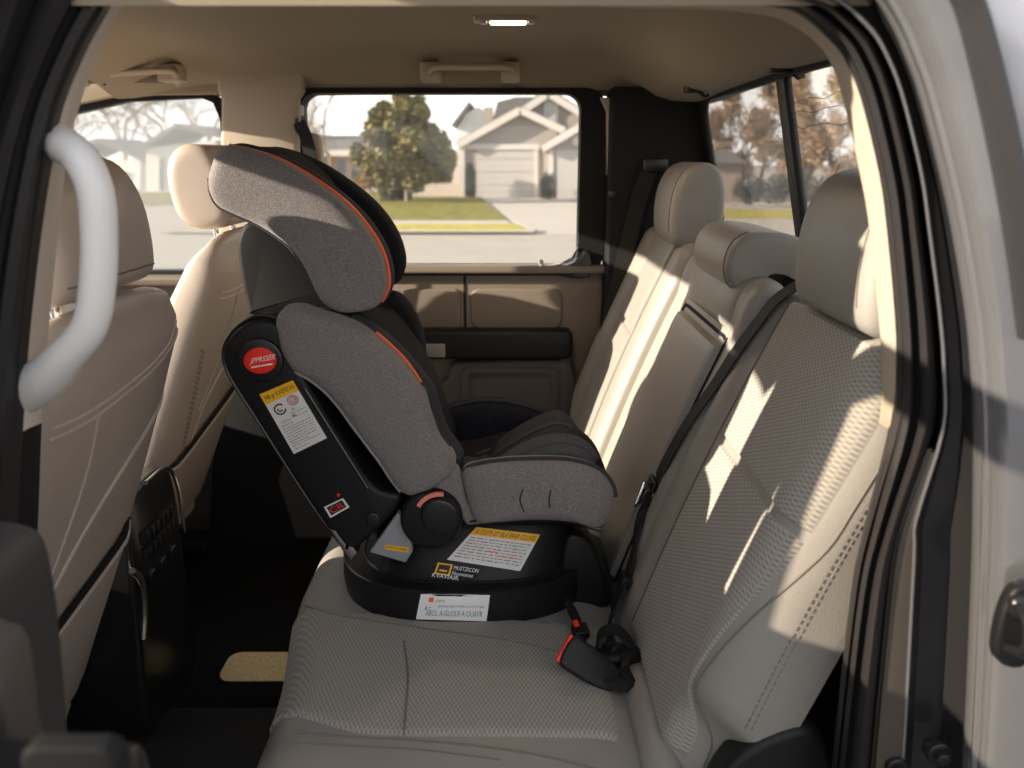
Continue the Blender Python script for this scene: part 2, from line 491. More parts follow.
def Cpatch(y0, y1, s0, s1, h, nu=30, nv=36, r=.05, cut=None):
    vs = []; uv = []; fs = []
    for j in range(nv + 1):
        for i in range(nu + 1):
            a, b = i / nu, j / nv; y = y0 + (y1 - y0) * a; s = s0 + (s1 - s0) * b
            if cut: y, s = cut(y, s)
            p = Cs2(y, s); e = 1e-3
            n = (Cs2(y + e, s) - Cs2(y - e, s)).cross(Cs2(y, s + e) - Cs2(y, s - e)).normalized()
            if n.z - n.x < 0: n = -n
            q = min(a, 1 - a, b, 1 - b) / r; k = 1 if q >= 1 else math.sqrt(max(0, 1 - (1 - q) ** 2))
            dim = -.003 * math.exp(-((p.x + .165) / .008) ** 2) * sm(1.34, 1.28, y) if True else 0
            vs.append(p + n * (-.003 + (h + .003) * k + dim)); uv.append((y, p.x if s >= 0 else p.x - (p.z - .95)))
    n = nu + 1
    for j in range(nv):
        for i in range(nu): fs.append((j * n + i, j * n + i + 1, (j + 1) * n + i + 1, (j + 1) * n + i))
    return G().add(vs, fs, uv)
gCI = Cpatch(1.035, 1.345, -.17, .99, .005, cut=lambda y, s: (y + .05 * (1 - sm(-.17, .28, s)) * (1 - sm(1.035, 1.2, y)) + (.045 * (1 - s) if y > 1.2 else 0) * sm(1.2, 1.345, y), s))
cins = mk('fabric_panel', gCI, FAB, cushion, label='woven fabric panel')
tC = bvh(gC, gCI)
g = drape(tC, [(404, 642), (408, 680), (404, 735)], .0016, 6)
drape(tC, [(283, 741), (300, 735), (345, 737), (420, 741), (520, 752), (600, 770)], .0016, 6, g=g)
drape(tC, [(286, 748), (300, 744), (345, 746), (420, 750), (500, 760)], .0012, 6, g=g)
drape(tC, [(305, 606), (345, 617), (420, 628), (520, 643), (600, 664)], .0014, 6, g=g)
drape(tC, [(618, 672), (650, 715), (680, 768)], .0014, 6, g=g)
mk('seam', g, SEAMD, cushion)
# roll behind the near seat cushion
mk('rear_roll', tube(cr([(.205, .94, .905), (.208, 1.05, .925), (.203, 1.18, .925), (.185, 1.28, .912)], 6), [.03] * 19, 14, flat=1.0), LEA, cushion)

# near backrest
gN = backrest(.945, 1.435, b_near, ny=90); SN = S_fun(b_near)
bkN = mk('backrest', gN, LEA, bench, label='woven fabric and leather backrest section with outer bolster')
def cutN(y, s, a, b): return y + (.0 if a > .5 else .02 * b), s
edge_y = lambda s: 1.0 - .045 * sm(.12, .62, s)
cut_n = lambda y, s, a, b: (edge_y(s) + (1.335 - edge_y(s)) * a, s)
gNI = patch(SN, .955, 1.335, .60, .965, .005, r=.04, cut=cut_n)
gNI2 = patch(SN, .955, 1.335, .03, .595, .005, r=.04, cut=cut_n)
mk('upper_fabric_panel', gNI, FAB, bkN, label='woven fabric panel'); mk('lower_fabric_panel', gNI2, FAB, bkN, label='woven fabric panel')
tN = bvh(gN)
g = surf_line(SN, [(edge_y(.02 + .095 * i) - .006, .02 + .095 * i) for i in range(11)], .0015); surf_line(SN, [(1.341, .04), (1.341, .5), (1.341, .95)], .0015, g=g)
mk('seam', g, SEAMD, bkN)
g = G()
for yy in (.058, .066): stitches([V((BX0, .9448, BZ0)) + BD * BL * (.2 + .72 * i / 24) - BN * (yy - .012 * math.sin(math.pi * (.2 + .72 * i / 24))) for i in range(25)], .0007, .0055, .0035, g)
mk('stitching', g, SEAMD, bkN)
# black plastic cover at foot of bolster
mk('side_cover', prism([p.to_2d() for p in cr([(.22, .76, 0), (.25, .90, 0), (.285, .985, 0), (.345, 1.03, 0), (.40, 1.03, 0), (.43, .92, 0), (.42, .76, 0)], 3, True)], .938, .99, .012, MY), BLK, bench)

# centre backrest with arm rest
gM = backrest(1.437, 1.998, b_cen, ny=34); SM = S_fun(b_cen)
bkM = mk('backrest', gM, LEA, bench, label='smooth leather centre section with fold-down armrest')
gMI = patch(SM, 1.535, 1.915, -.01, .775, .016, r=.05)
arm = mk('armrest', gMI, LEA, bkM)
g = surf_line(SM, [(1.53, 0), (1.528, .4), (1.53, .75), (1.545, .787), (1.6, .79), (1.72, .79), (1.85, .79), (1.905, .787), (1.92, .75), (1.92, .4), (1.92, 0)], .004, 0)
mk('armrest_gap', g, BLKM, bkM)
gMT = patch(SM, 1.545, 1.93, .81, .955, .014, r=.22)
mk('top_pad', gMT, LEA, bkM)

# far backrest
gF = backrest(2.002, 2.478, b_far); SF = S_fun(b_far)
bkF = mk('backrest', gF, LEA, bench, label='smooth leather far backrest section in sunlight')
mk('upper_leather_panel', patch(SF, 2.10, 2.33, .60, .965, .007, r=.05), LEA, bkF); mk('lower_leather_panel', patch(SF, 2.10, 2.33, .02, .595, .007, r=.05), LEA, bkF)
g = surf_line(SF, [(2.095, .02), (2.095, .5), (2.095, .96)], .0015); surf_line(SF, [(2.335, .02), (2.335, .5), (2.335, .96)], .0015, g=g)
mk('seam', g, SEAMD, bkF)

# outer headrests
def headrest_geo(yc, hw, prof, r=.045):
    rings = []; P = [p.xy for p in cr([(*a, 0) for a in prof], 4, True)]
    c = sum(P, V((0, 0))) / len(P); n = 8
    for k in range(n + 1):
        a = k / n * math.pi / 2
        rings.append([V((c.x + (p.x - c.x) * (1 - .42 * (1 - math.sin(a)) ** 1.6), yc - hw + r * (1 - math.cos(math.pi / 2 - a)) * 0 + (r * 1.0) * (1 - math.cos(a)) * 0 + r * (k / n) ** 2.0, c.y + (p.y - c.y) * (1 - .34 * (1 - math.sin(a)) ** 1.6))) for p in P])
    fin = [[V((v.x, 2 * yc - v.y, v.z)) for v in r_] for r_ in reversed(rings)]
    return loft(rings + fin)
hp = [(.43, 1.565), (.418, 1.62), (.425, 1.69), (.45, 1.74), (.49, 1.757), (.525, 1.745), (.545, 1.70), (.545, 1.63), (.535, 1.575), (.49, 1.553)]
def rear_headrest(yc, nm, dx=0):
    gg = headrest_geo(yc, .142, [(a + dx, b - .024) for a, b in hp])
    o = mk('headrest', gg, LEA, bench, label=nm)
    for dy in (-.06, .06): mk('post', tube([(.49 + dx, yc + dy, 1.575), (.475 + dx, yc + dy, 1.50)], .006, 8), CHR, o)
    P = []
    for i in range(25):
        z = 1.585 + .15 * i / 24
        P.append((z))
    t = bvh(gg)
    return o, gg
hN, gHN = rear_headrest(1.135, 'leather headrest')
hF, gHF = rear_headrest(2.19, 'leather headrest', -.04)
for h_, gg in ((hN, gHN), (hF, gHF)):
    t = bvh(gg); yc = 1.135 if h_ is hN else 2.19; g = G()
    P = [t.ray_cast(V((.2, yc - .112, 1.57 + .165 * i / 20)), V((1, 0, 0)))[0] for i in range(21)]
    tube([p + V((-.0006, 0, 0)) for p in P if p], .0014, 6, g=g)
    mk('seam', g, SEAMD, h_)
# centre headrest: low hooked roll
cp = [(.405, 1.515), (.395, 1.55), (.405, 1.59), (.435, 1.612), (.49, 1.612), (.535, 1.60), (.565, 1.57), (.575, 1.53), (.555, 1.515), (.52, 1.53), (.48, 1.535), (.455, 1.515), (.43, 1.505)]
gHC = headrest_geo(1.72, .155, cp, .03)
hC = mk('headrest', gHC, LEA, bench, label='low roll-shaped leather headrest')
t = bvh(gHC); g = G(); P = []
for i in range(22):
    a = math.radians(95 + 150 * i / 21); c = V((.44, 1.588, 1.56)); d = V((math.cos(a), 0, math.sin(a)))
    h = t.ray_cast(c + d * .3, -d)[0]
    if h: P.append(h + d * .0006)
tube(P, .0014, 6, g=g); mk('seam', g, SEAMD, hC)

# ================================================================== CENTRE SEAT BELT + BUCKLES
tB = bvh(gN, gM, gNI, gNI2, gMI, gC, gHC)
def back_pts(px, off): return [cast(tB, u, v, off) for u, v in px]
belt = thing('shoulder_belt', (.4, 1.4, 1.5), 'black shoulder belt running down the rear backrest between armrest and woven panel', 'seat belt')
P = [q for q in back_pts([(797, 287), (780, 300), (762, 322), (740, 352), (715, 388), (690, 425), (672, 457), (660, 482)], .006) if q]
P = [V((.50, 1.335, 1.585)), V((.475, 1.34, 1.565))] + P
gb = ribbon(cr(P, 3), (0, 1, 0), .044, .0022); mk('webbing', gb, WEB, belt)
P2 = [q for q in back_pts([(660, 482), (650, 505), (642, 530), (636, 556), (631, 580)], .008) if q]
ribbon(cr(P2, 3), (0, 1, 0), .026, .006, g=(gl := G())); mk('lower_webbing', gl, WEB, belt)
lp = cast(tB, 657, 487, .012)
wd = V((0, 1, 0))
g = G(); box(-.026, -.004, -.012, .026, .004, .014, .003, g)
def place(g, o, ax, az):
    """local x->ax, z->az"""
    ax = V(ax).normalized(); az = V(az); az = (az - ax * az.dot(ax)).normalized(); ay = az.cross(ax)
    for i, p in enumerate(g.v): g.v[i] = V(o) + ax * p.x + ay * p.y + az * p.z
    return g
mk('slide_block', place(g, lp, (0, 1, 0), BD), BLK, belt)
g = G()
for sy in (-.007, .009):
    tube([(-.017, sy, -.008), (-.013, sy, -.034), (.002, sy, -.052), (.010, sy, -.03), (.018, sy, -.006)], .003, 8, g=g)
    tube([(-.008, sy, -.008), (-.002, sy, -.038), (.008, sy, -.01)], .002, 8, g=g)
mk('latch_tongue', place(g, lp, (0, 1, 0), BD), CHR, belt)
g = G(); q = cast(tB, 631, 582, .012); box(-.018, -.01, -.012, .018, .01, .012, .004, g)
mk('belt_clip', place(g, q, (0, 1, 0), BD), BLK, belt)
# strap down to the floor anchor, twisted
q0 = cast(tB, 631, 582, .014); a1 = cast(tB, 628, 610, .03); a2 = cast(tB, 622, 632, .03); a3 = atZ(612, 655, .965)
g = ribbon(cr([q0, a1, a2, a3], 4), [(0, 1, 0)] * 5 + [(.3, .8, .5)] * 8, .03, .006); mk('anchor_strap', g, WEB, belt)

bk = thing('seat_belt_buckle', atZ(600, 660, .93), 'black seat belt buckle with red release button lying at the rear of the cushion', 'buckle')
# main buckle: a tapered body lying on the cushion pointing forward (towards -X)
e0 = atZ(556, 662, .968); e1 = atZ(640, 668, .955)
ax = (V((.30, .12, -.03))).normalized()
ol = [(-.01, -.020), (.012, -.026), (.055, -.024), (.085, -.016), (.085, .016), (.055, .024), (.012, .026), (-.01, .022)]
body = prism([p.xy for p in cr([(*a, 0) for a in ol], 3, True)], -.013, .013, .005, MZ)
ob = atZ(570, 652, 1.0)
WW = V((.52, .5, .68)).normalized(); axx = V((.9, .1, -.3)); axx = (axx - WW * axx.dot(WW)).normalized(); AZ = axx.cross(WW)
mk('buckle_body', place(body, ob, axx, AZ), BLK, bk)
rb = G(); box(-.0145, -.023, -.005, -.004, .023, .006, .002, rb)
mk('release_button', place(rb, ob, axx, AZ), REDB, bk, label='red release button')
g = ribbon(cr([ob + axx * .07, ob + axx * .085 + V((.02, 0, .002)), V((.185, 1.24, .945)), V((.235, 1.25, .90))], 4), (0, 1, .1), .036, .012)
mk('buckle_strap', g, WEB, bk)
hc = atZ(616, 655, .955)
mk('buckle_stalk', dome([(hc.x - .034, hc.y - .02), (hc.x + .0, hc.y - .028), (hc.x + .036, hc.y - .014), (hc.x + .04, hc.y + .014), (hc.x + .008, hc.y + .026), (hc.x - .03, hc.y + .018)], hc.z, .02, .016, n=5, sm=3, mp=MZ), BLK, bk)
lp0 = atZ(604, 640, .985)
mk('stalk_strap', ribbon(cr([hc + V((-.03, 0, .012)), hc + V((-.022, .012, .032)), hc + V((.0, .02, .036)), hc + V((.02, .012, .02)), hc + V((.03, 0, 0))], 4), (.1, 1, .3), .02, .006), WEB, bk)
bk2 = thing('seat_belt_buckle', atZ(578, 636, .95), 'small black connector with a red tab hanging below the child seat base', 'buckle')
p0, p1 = atZ(570, 606, .975), atZ(583, 640, .958)
g = ribbon(cr([atZ(566, 600, .985), p0, atZ(577, 622, .97), p1], 4), (0, 1, 0), .016, .008); mk('strap', g, WEB, bk2)
g = G(); box(-.012, -.014, -.008, .016, .014, .008, .004, g)
mk('connector', place(g, atZ(580, 630, .968), (p1 - p0), (0, 0, 1)), BLK, bk2)
g = G(); box(-.007, -.005, -.002, .007, .005, .004, .002, g)
mk('red_tab', place(g, atZ(576, 624, .978), (p1 - p0), (0, 0, 1)), REDB, bk2, label='red tab')

# ================================================================== CHILD SEAT
cs = thing('child_car_seat', (-.09, 1.575, .955), 'grey and black child car seat with orange piping strapped on the rear bench', 'child seat')
# base: superellipse tiers
def se(cx, cy, a, b, n=3.0, N=64):
    o = []
    for k in range(N):
        t = 2 * math.pi * k / N; c, s = math.cos(t), math.sin(t)
        o.append((cx + a * math.copysign(abs(c) ** (2 / n), c), cy + b * math.copysign(abs(s) ** (2 / n), s)))
    return o
rings = []
for z, a, b, cx, n in ((.938, .226, .222, -.092, 2.6), (.943, .238, .232, -.09, 2.6), (.97, .242, .234, -.09, 2.6), (1.005, .241, .232, -.09, 2.6), (1.0085, .235, .225, -.088, 2.6), (1.0095, .216, .206, -.084, 2.7),
                       (1.012, .207, .197, -.08, 2.8), (1.06, .196, .18, -.07, 3.0), (1.09, .184, .162, -.06, 3.2), (1.12, .17, .145, -.055, 3.2), (1.13, .15, .13, -.055, 3.2)):
    rings.append([V((x, y, z)) for x, y in se(cx, 1.575, a, b, n)])
gBase = loft(rings); base = mk('base', gBase, BLK, cs, sharp=55)
# ridge lines around the tier
g = G()
for z, a, b, cx, n in ((1.007, .2375, .2285, -.09, 2.6), (1.011, .2085, .198, -.08, 2.8)):
    tube([V((x, y, z)) for x, y in se(cx, 1.575, a, b, n)], .0035, 6, True, g)
mk('rim_ridge', g, BLKG, base)
tBa = bvh(gBase)
# rear foot / belt lock beside the backrest
mk('belt_lock', prism([p.xy for p in cr([(*a, 0) for a in xz([(566, 528), (588, 533), (600, 560), (606, 590), (596, 600), (572, 592), (560, 570)], 1.47)], 3, True)], 1.43, 1.50, .008), BLK, cs)
mk('recline_foot', prism(xz([(548, 586), (590, 578), (612, 589), (606, 600), (560, 606)], 1.47), 1.44, 1.7, .006), BLK, cs)

# slanting rear shell (near face carries the stickers)
sh = [(257, 319), (238, 328), (226, 342), (223, 358), (231, 380), (262, 430), (309, 503), (341, 548), (352, 552), (392, 516), (400, 496), (374, 486), (342, 440), (311, 389), (297, 365), (285, 345), (278, 325)]
YS = 1.385
gSh = prism([p.xy for p in cr([(*a, 0) for a in xz(sh, YS)], 4, True)], YS, 1.765, .011, MY, 4)
shell = mk('rear_shell', gSh, BLK, cs)
g = tube([V((a[0], YS + .012, a[1])) for a in [p.xy for p in cr([(*a, 0) for a in xz([(278, 320), (257, 317), (238, 326), (225, 341), (221, 358), (229, 381), (261, 431), (308, 504), (341, 549)], YS)], 5)]], .0035, 8)
mk('shell_edge', g, BLKG, shell)
g = tube([V((a[0], YS - .001, a[1])) for a in xz([(305, 388), (340, 444), (368, 488)], YS)], .004, 8); mk('shell_rib', g, BLKG, shell)
mk('lower_strut', prism(xz([(330, 528), (338, 528), (358, 552), (352, 560), (344, 552)], 1.39), 1.385, 1.43, .004), STEEL, shell, label='metal strut tip')
mk('screw_cap', disc(*xz([(373, 519)], YS)[0], .013, YS - .004, YS + .01), BLKG, shell)
tSh = bvh(gSh)
# round badge
bc = xz([(261.5, 359.5)], YS)[0]
mk('badge_ring', disc(*bc, .038, YS - .008, YS + .006, .004), BLKG, shell)
gBd = disc(*bc, .0275, YS - .0105, YS - .004, .002, rz=.0225, rot=.12); bd = mk('badge', gBd, RED, shell, label='red oval badge')
tBd = bvh(gBd); cbd = [(246, 352), (277, 346), (278, 371), (247, 376)]
g = text_on(tBd, 'JPPRSSER', cbd, .1, .3, .92, .58, .0008, .35); text_on(tBd, '-------', cbd, .16, .64, .84, .7, .0008, g=g)
label_patch(tBd, cbd, 4, 1, .0008, (.14, .66), (.84, .71), g); mk('lettering', g, WHI, bd)
# tall warning sticker
c4 = [(259.5, 394.3), (292.8, 380.2), (327, 438), (294, 454)]
s1 = mk('warning_sticker', label_patch(tSh, c4, 4, 4, .0006), STK, shell, label='white sticker with yellow heading')
mk('yellow_heading', label_patch(tSh, c4, 4, 2, .0009, (0, 0), (1, .175)), YEL, s1)
g = text_on(tSh, 'NB gr KAEFEON', c4, .08, .05, .93, .14, .0013)
C4 = [V((*c, 0)) for c in c4]
def ring_mark(a, b, ra, rb, th, g, arc=(0, 1)):
    P = []
    for k in range(25):
        t = 2 * math.pi * (arc[0] + (arc[1] - arc[0]) * k / 24); q = bil(C4, a + ra * math.cos(t), b + rb * math.sin(t)); P.append(cast(tSh, q.x, q.y, .001))
    return tube(P, th, 5, g=g)
ring_mark(.29, .32, .145, .075, .0014, g, (.05, .9)); ring_mark(.29, .32, .06, .03, .0012, g, (.1, .6))
text_on(tSh, 'vv', c4, .55, .38, .66, .41, .0013, g=g); text_on(tSh, 'AR', c4, .48, .47, .60, .505, .0013, g=g)
mk('lettering', g, INK, s1)
g = ring_mark(.72, .27, .14, .07, .0012, G()); ring_mark(.72, .27, .08, .04, .001, g); text_on(tSh, 'SH', c4, .62, .25, .82, .29, .0013, g=g)
text_on(tSh, 'WESTERN', c4, .12, .50, .42, .525, .0013, g=g); mk('red_mark', g, mat('faded_red_ink', (.5, .2, .22), .6), s1)
g = fine_print(tSh, c4, [(.08, .42, .56, .012), (.5, .92, .5, .012), (.08, .9, .61, .012), (.08, .92, .65, .012), (.1, .92, .69, .012), (.08, .9, .73, .012), (.08, .92, .77, .012), (.08, .9, .81, .012), (.1, .6, .85, .014), (.08, .9, .89, .012), (.1, .5, .94, .012), (.48, .9, .44, .01)], seed=3)
mk('fine_print', g, INKG, s1)
# small lower sticker
c5 = [(324, 507), (343, 498), (349.6, 507), (330.4, 518)]
s2 = mk('small_sticker', label_patch(tSh, c5, 3, 3, .0006), STK, shell, label='small white sticker with a red mark')
g = label_patch(tSh, c5, 2, 2, .0009, (.1, .12), (.9, .85)); mk('dark_field', g, INK, s2)
g = text_on(tSh, 'CR', c5, .15, .25, .85, .75, .0014); mk('red_mark', g, RED, s2)
g = disc(*xz([(338.5, 495)], YS)[0], .003, YS - .002, YS + .002, .0008); mk('red_dot', g, RED, shell)

# head support stem and block
YH = 1.455
mk('head_stem', prism([p.xy for p in cr([(*a, 0) for a in xz([(249, 222), (238, 238), (238, 260), (247, 306), (256, 316), (330, 316), (322, 290), (300, 255), (278, 232)], YH)], 3, True)], YH, 1.69, .008), mat('deep_black_plastic', (.006, .006, .007), .6, spec=.2), cs)
mk('head_pad', prism([p.xy for p in cr([(*a, 0) for a in xz([(226, 152), (255, 148), (290, 165), (318, 196), (322, 250), (305, 262), (280, 232), (250, 212), (224, 204)], YH + .02)], 3, True)], 1.47, 1.675, .012), CHAR, cs)
# headrest wings
hA = [(218, 150), (232, 145), (250, 148), (268, 154), (290, 164), (317, 181), (342, 200), (361, 219), (375, 239), (383, 256), (387.5, 275), (386.5, 289), (380, 303), (366, 310)]
hB = [(211, 176), (214, 193), (222, 206), (241, 215.5), (254, 221), (270, 230), (286, 241), (297, 252), (305, 264), (312, 278), (318, 291), (325, 301), (338, 309), (352, 311.5)]
gHW = strip(xz(hA, 1.455), xz(hB, 1.455), 1.455, .035, p=.5, ends=.12)
hw = mk('near_head_wing', gHW, MEL, cs, label='grey padded head wing')
pp = [V((a[0], 1.462, a[1])) for a in [p.xy for p in cr([(*a, 0) for a in xz([(228, 145.5), (247, 149.5), (268, 155.5), (290, 165), (317.5, 181.5), (342, 199.5), (361, 218.5), (375.5, 238.5), (383.7, 255.5), (388.2, 275), (387.3, 289), (381, 302)], 1.455)], 5)]]
mk('piping', tube(pp, .0036, 8), ORG, hw, label='orange piping')
tHW = bvh(gHW); 
g = tube([V((a[0], 1.44, a[1])) for a in [p.xy for p in cr([(*a, 0) for a in xz([(212, 178), (214, 194), (222, 206.5), (241, 216), (254, 221.5), (270, 230.5), (286, 241.5), (297, 252.5), (305, 264.5), (312, 278.5), (318, 291.5), (325, 302)], 1.455)], 4)]], .003, 8)
mk('lower_piping', g, CHARL, hw)
# lining next to the piping
off = lambda L, dx, dy: [(u + dx, v + dy) for u, v in L]
mk('wing_lining', strip(xz(off(hA, 6, -2), 1.49), xz(off(hB, 22, -14), 1.49), 1.50, .028, p=.6, ends=.12), CHARL, cs)
fA = [(u + (512 - u) * .15, v + (155 - v) * .15) for u, v in hA]; fB = [(u + (512 - u) * .15, v + (155 - v) * .15) for u, v in hB]
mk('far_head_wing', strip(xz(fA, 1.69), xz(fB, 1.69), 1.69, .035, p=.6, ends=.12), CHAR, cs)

# backrest wings
wA = [(288, 304), (303, 305), (320, 311), (340, 316.5), (358, 324), (374, 335), (388, 347), (402, 361), (414, 376), (426, 392), (432, 412), (440, 434), (450, 448), (456, 460), (452, 472)]
wB = [(277, 316), (282, 332), (286, 350), (296, 367), (310, 375), (325, 386), (340, 402), (353, 420), (365, 436), (374, 448), (383, 460), (392, 474), (402, 487), (416, 490), (436, 483)]
YW = 1.41
gW = strip(xz(wA, YW), xz(wB, YW), YW, .042, p=.5, ends=.12)
bw = mk('near_back_wing', gW, MEL, cs, label='grey padded back wing')
g = tube([V((a[0], YW - .022, a[1])) for a in [p.xy for p in cr([(*a, 0) for a in xz(wB[2:13], YW)], 5)]], .003, 8); mk('edge_trim', g, mat('silver_piping', (.3, .29, .3), .5), bw, label='silver edge piping')
mk('inner_flank', strip(xz(off(wA, 8, -5)[3:], 1.46), xz(off(wB, 30, -14)[3:], 1.46), 1.462, .03, p=.6, ends=.12), CHARL, cs)
gp = [(374, 334), (388, 346), (402, 360), (411, 372), (419, 384)]
mk('piping', tube([V((a[0], YW + .006, a[1])) for a in [p.xy for p in cr([(*a, 0) for a in xz(off(gp, 2, -1), YW)], 5)]], .0022, 8), ORG, bw, label='orange piping')
g = tube([V((a[0], YW + .006, a[1])) for a in [p.xy for p in cr([(*a, 0) for a in xz(off([(419, 384), (426, 392), (431, 412), (439, 434), (448, 448)], 2, -1), YW)], 5)]], .003, 8); mk('dark_piping', g, CHARL, bw)
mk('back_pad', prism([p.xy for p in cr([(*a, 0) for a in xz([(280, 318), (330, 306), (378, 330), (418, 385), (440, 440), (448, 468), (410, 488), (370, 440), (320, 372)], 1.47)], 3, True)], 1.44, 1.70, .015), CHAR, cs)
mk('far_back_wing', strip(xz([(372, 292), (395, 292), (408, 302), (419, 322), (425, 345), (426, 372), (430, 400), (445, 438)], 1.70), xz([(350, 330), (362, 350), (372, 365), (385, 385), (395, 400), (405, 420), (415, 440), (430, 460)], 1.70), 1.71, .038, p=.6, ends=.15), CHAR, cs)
# fabric tab over the pivot, strap loop
mk('fabric_tab', dome(xz([(418, 478), (440, 470), (455, 466), (462, 478), (466, 500), (475, 522), (468, 528), (458, 512), (452, 494), (430, 497), (419, 498)], 1.385), 1.40, .014, .02, n=4, sm=3), MEL, cs)

# pivot housing
pc = xz([(431, 521)], 1.365)[0]
gPv = disc(*pc, .054, 1.362, 1.42, .008); pv = mk('pivot_housing', gPv, BLK, cs)
kc = xz([(440, 515)], 1.36)[0]
mk('recline_knob', disc(*kc, .0325, 1.350, 1.37, .005), BLKG, pv)
P = [V((kc[0] + .0405 * math.cos(a), 1.361, kc[1] + .0385 * math.sin(a))) for a in [math.radians(80 + 75 * i / 14) for i in range(15)]]
mk('indicator', ribbon(P, (0, 1, 0), .006, .007), PINK, pv, label='salmon recline indicator')

# lower seat: near panel, dark front pad, far bolster
YL = 1.375
lo = [(461, 476), (476, 468.5), (509, 464), (555, 463), (580, 466), (601, 474), (613, 488), (616, 501), (613, 515), (603, 530), (588, 528), (572, 523), (534, 521), (492, 524), (476, 525), (468, 509)]
gLo = dome(xz(lo, YL), YL + .03, .038, .03, q=3.6, n=8, sm=3)
lw = mk('near_seat_panel', gLo, MEL, cs, label='grey quilted seat side')
tLo = bvh(gLo)
def edge_tube(px, Y, r, yy): return tube([V((a[0], yy, a[1])) for a in [p.xy for p in cr([(*a, 0) for a in xz(px, Y)], 5)]], r, 8)
mk('top_piping', edge_tube([(462, 475), (476, 468), (509, 463.5), (555, 462.5), (580, 465.5), (601, 473.5), (613.5, 487.5), (617, 501)], YL, .004, YL + .02), CHARL, lw)
mk('lower_shell_lip', edge_tube([(470, 527), (492, 525), (534, 522), (572, 524), (590, 530), (602, 533)], YL, .005, YL + .015), BLKG, cs)
for px in ([(523, 489), (520, 500), (524, 512)], [(551, 490), (549, 500), (550, 508)]): mk('quilt_tuck', drape(tLo, px, .0014, 4, .0001), CHARL, lw)
mk('seat_pan', prism([p.xy for p in cr([(*a, 0) for a in xz([(450, 486), (500, 480), (560, 478), (594, 482), (604, 500), (600, 525), (560, 520), (470, 522)], 1.45)], 3, True)], 1.42, 1.72, .015), BLK, cs)
gpd = dome(xz([(430, 474), (470, 466), (505, 458), (545, 448), (580, 450), (600, 464), (609, 484), (598, 500), (540, 496), (450, 496)], 1.5), 1.55, .13, .15, q=4.5, n=7, sm=3)
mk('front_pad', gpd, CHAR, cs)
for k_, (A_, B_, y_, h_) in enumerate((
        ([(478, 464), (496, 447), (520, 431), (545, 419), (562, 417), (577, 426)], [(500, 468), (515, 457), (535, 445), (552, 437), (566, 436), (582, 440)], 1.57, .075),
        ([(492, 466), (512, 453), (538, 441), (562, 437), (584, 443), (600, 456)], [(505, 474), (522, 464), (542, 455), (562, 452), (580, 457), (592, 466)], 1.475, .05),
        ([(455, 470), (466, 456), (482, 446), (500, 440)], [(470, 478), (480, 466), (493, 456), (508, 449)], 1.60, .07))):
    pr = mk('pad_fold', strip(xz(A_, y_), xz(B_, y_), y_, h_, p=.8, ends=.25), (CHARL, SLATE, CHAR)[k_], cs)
    mk('fold_lit_rim', tube([V((a[0], y_ - h_ * .55, a[1])) for a in [p.xy for p in cr([(*a, 0) for a in xz(A_, y_)], 4)][2:-2]], .0025, 6), SLATE, pr)  # paler tube along each fold's top edge, its lit rim put in as colour
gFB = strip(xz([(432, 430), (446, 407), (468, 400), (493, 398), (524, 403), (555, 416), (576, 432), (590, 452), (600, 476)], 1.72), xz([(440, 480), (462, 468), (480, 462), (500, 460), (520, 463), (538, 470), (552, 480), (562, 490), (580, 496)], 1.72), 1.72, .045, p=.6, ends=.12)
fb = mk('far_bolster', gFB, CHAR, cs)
mk('bolster_rim', edge_tube([(448, 406), (468, 399.5), (493, 397.5), (524, 402.5), (555, 415.5), (576, 431.5), (590, 452)], 1.72, .0035, 1.70), CHARL, fb)
# harness strap loop visible at the joint
mk('crotch_strap', ribbon([V((p.x, 1.44 + .02 * i, p.z)) for i, p in enumerate([atY(455, 468, 1.44), atY(470, 462, 1.46), atY(484, 463, 1.48), atY(492, 458, 1.5)])], (0, 1, .2), .03, .004), WEB, cs)

# stickers on the base
c6 = [(476.4, 527), (540, 534.6), (520, 571), (447, 559.6)]
s3 = mk('instruction_sticker', label_patch(tBa, c6, 8, 6, .0008), STK, base, label='white sheet with yellow heading')
mk('yellow_heading', label_patch(tBa, c6, 8, 2, .0012, (0, 0), (1, .23)), YEL, s3)
g = text_on(tBa, 'A CUSTI: IST BLA BRRR CLUVES', c6, .05, .06, .97, .19, .0017); mk('lettering', g, INK, s3)
mk('fine_print', fine_print(tBa, c6, [(.05, .95, b, .03) for b in (.29, .37, .45, .53, .61, .69, .77, .85)], off=.0013, seed=5), INKG, s3)
g = fine_print(tBa, c6, [(.42, .55, .60, .03), (.62, .86, .68, .03)], off=.0016, seed=8); mk('orange_print', g, ORG, s3)
c7 = [(421, 594), (490, 595), (486.5, 621), (416, 619)]
s4 = mk('registration_sticker', label_patch(tBa, c7, 8, 5, .0008), WHI, base, label='white sticker with blue lettering')
g = text_on(tBa, 'JEFESS BUTTER A FUTTER', c7, .28, .42, .94, .52, .0015); text_on(tBa, 'ABOL A-GUOLR A OUAVR', c7, .12, .62, .93, .84, .0015, g=g); text_on(tBa, 'i:', c7, .1, .45, .18, .62, .0015, g=g); mk('lettering', g, BLUE, s4)
g = label_patch(tBa, c7, 2, 2, .0013, (.13, .13), (.2, .3)); mk('orange_mark', g, ORG, s4)
g = text_on(tBa, 'rare', c7, .23, .2, .36, .3, .0015); mk('small_print', g, INKG, s4)
c8 = [(438, 562.5), (453, 564.5), (449.5, 576), (434, 573.5)]
s5 = mk('pictogram_sticker', label_patch(tBa, c8, 3, 3, .0008), YEL, base, label='small yellow framed pictogram')
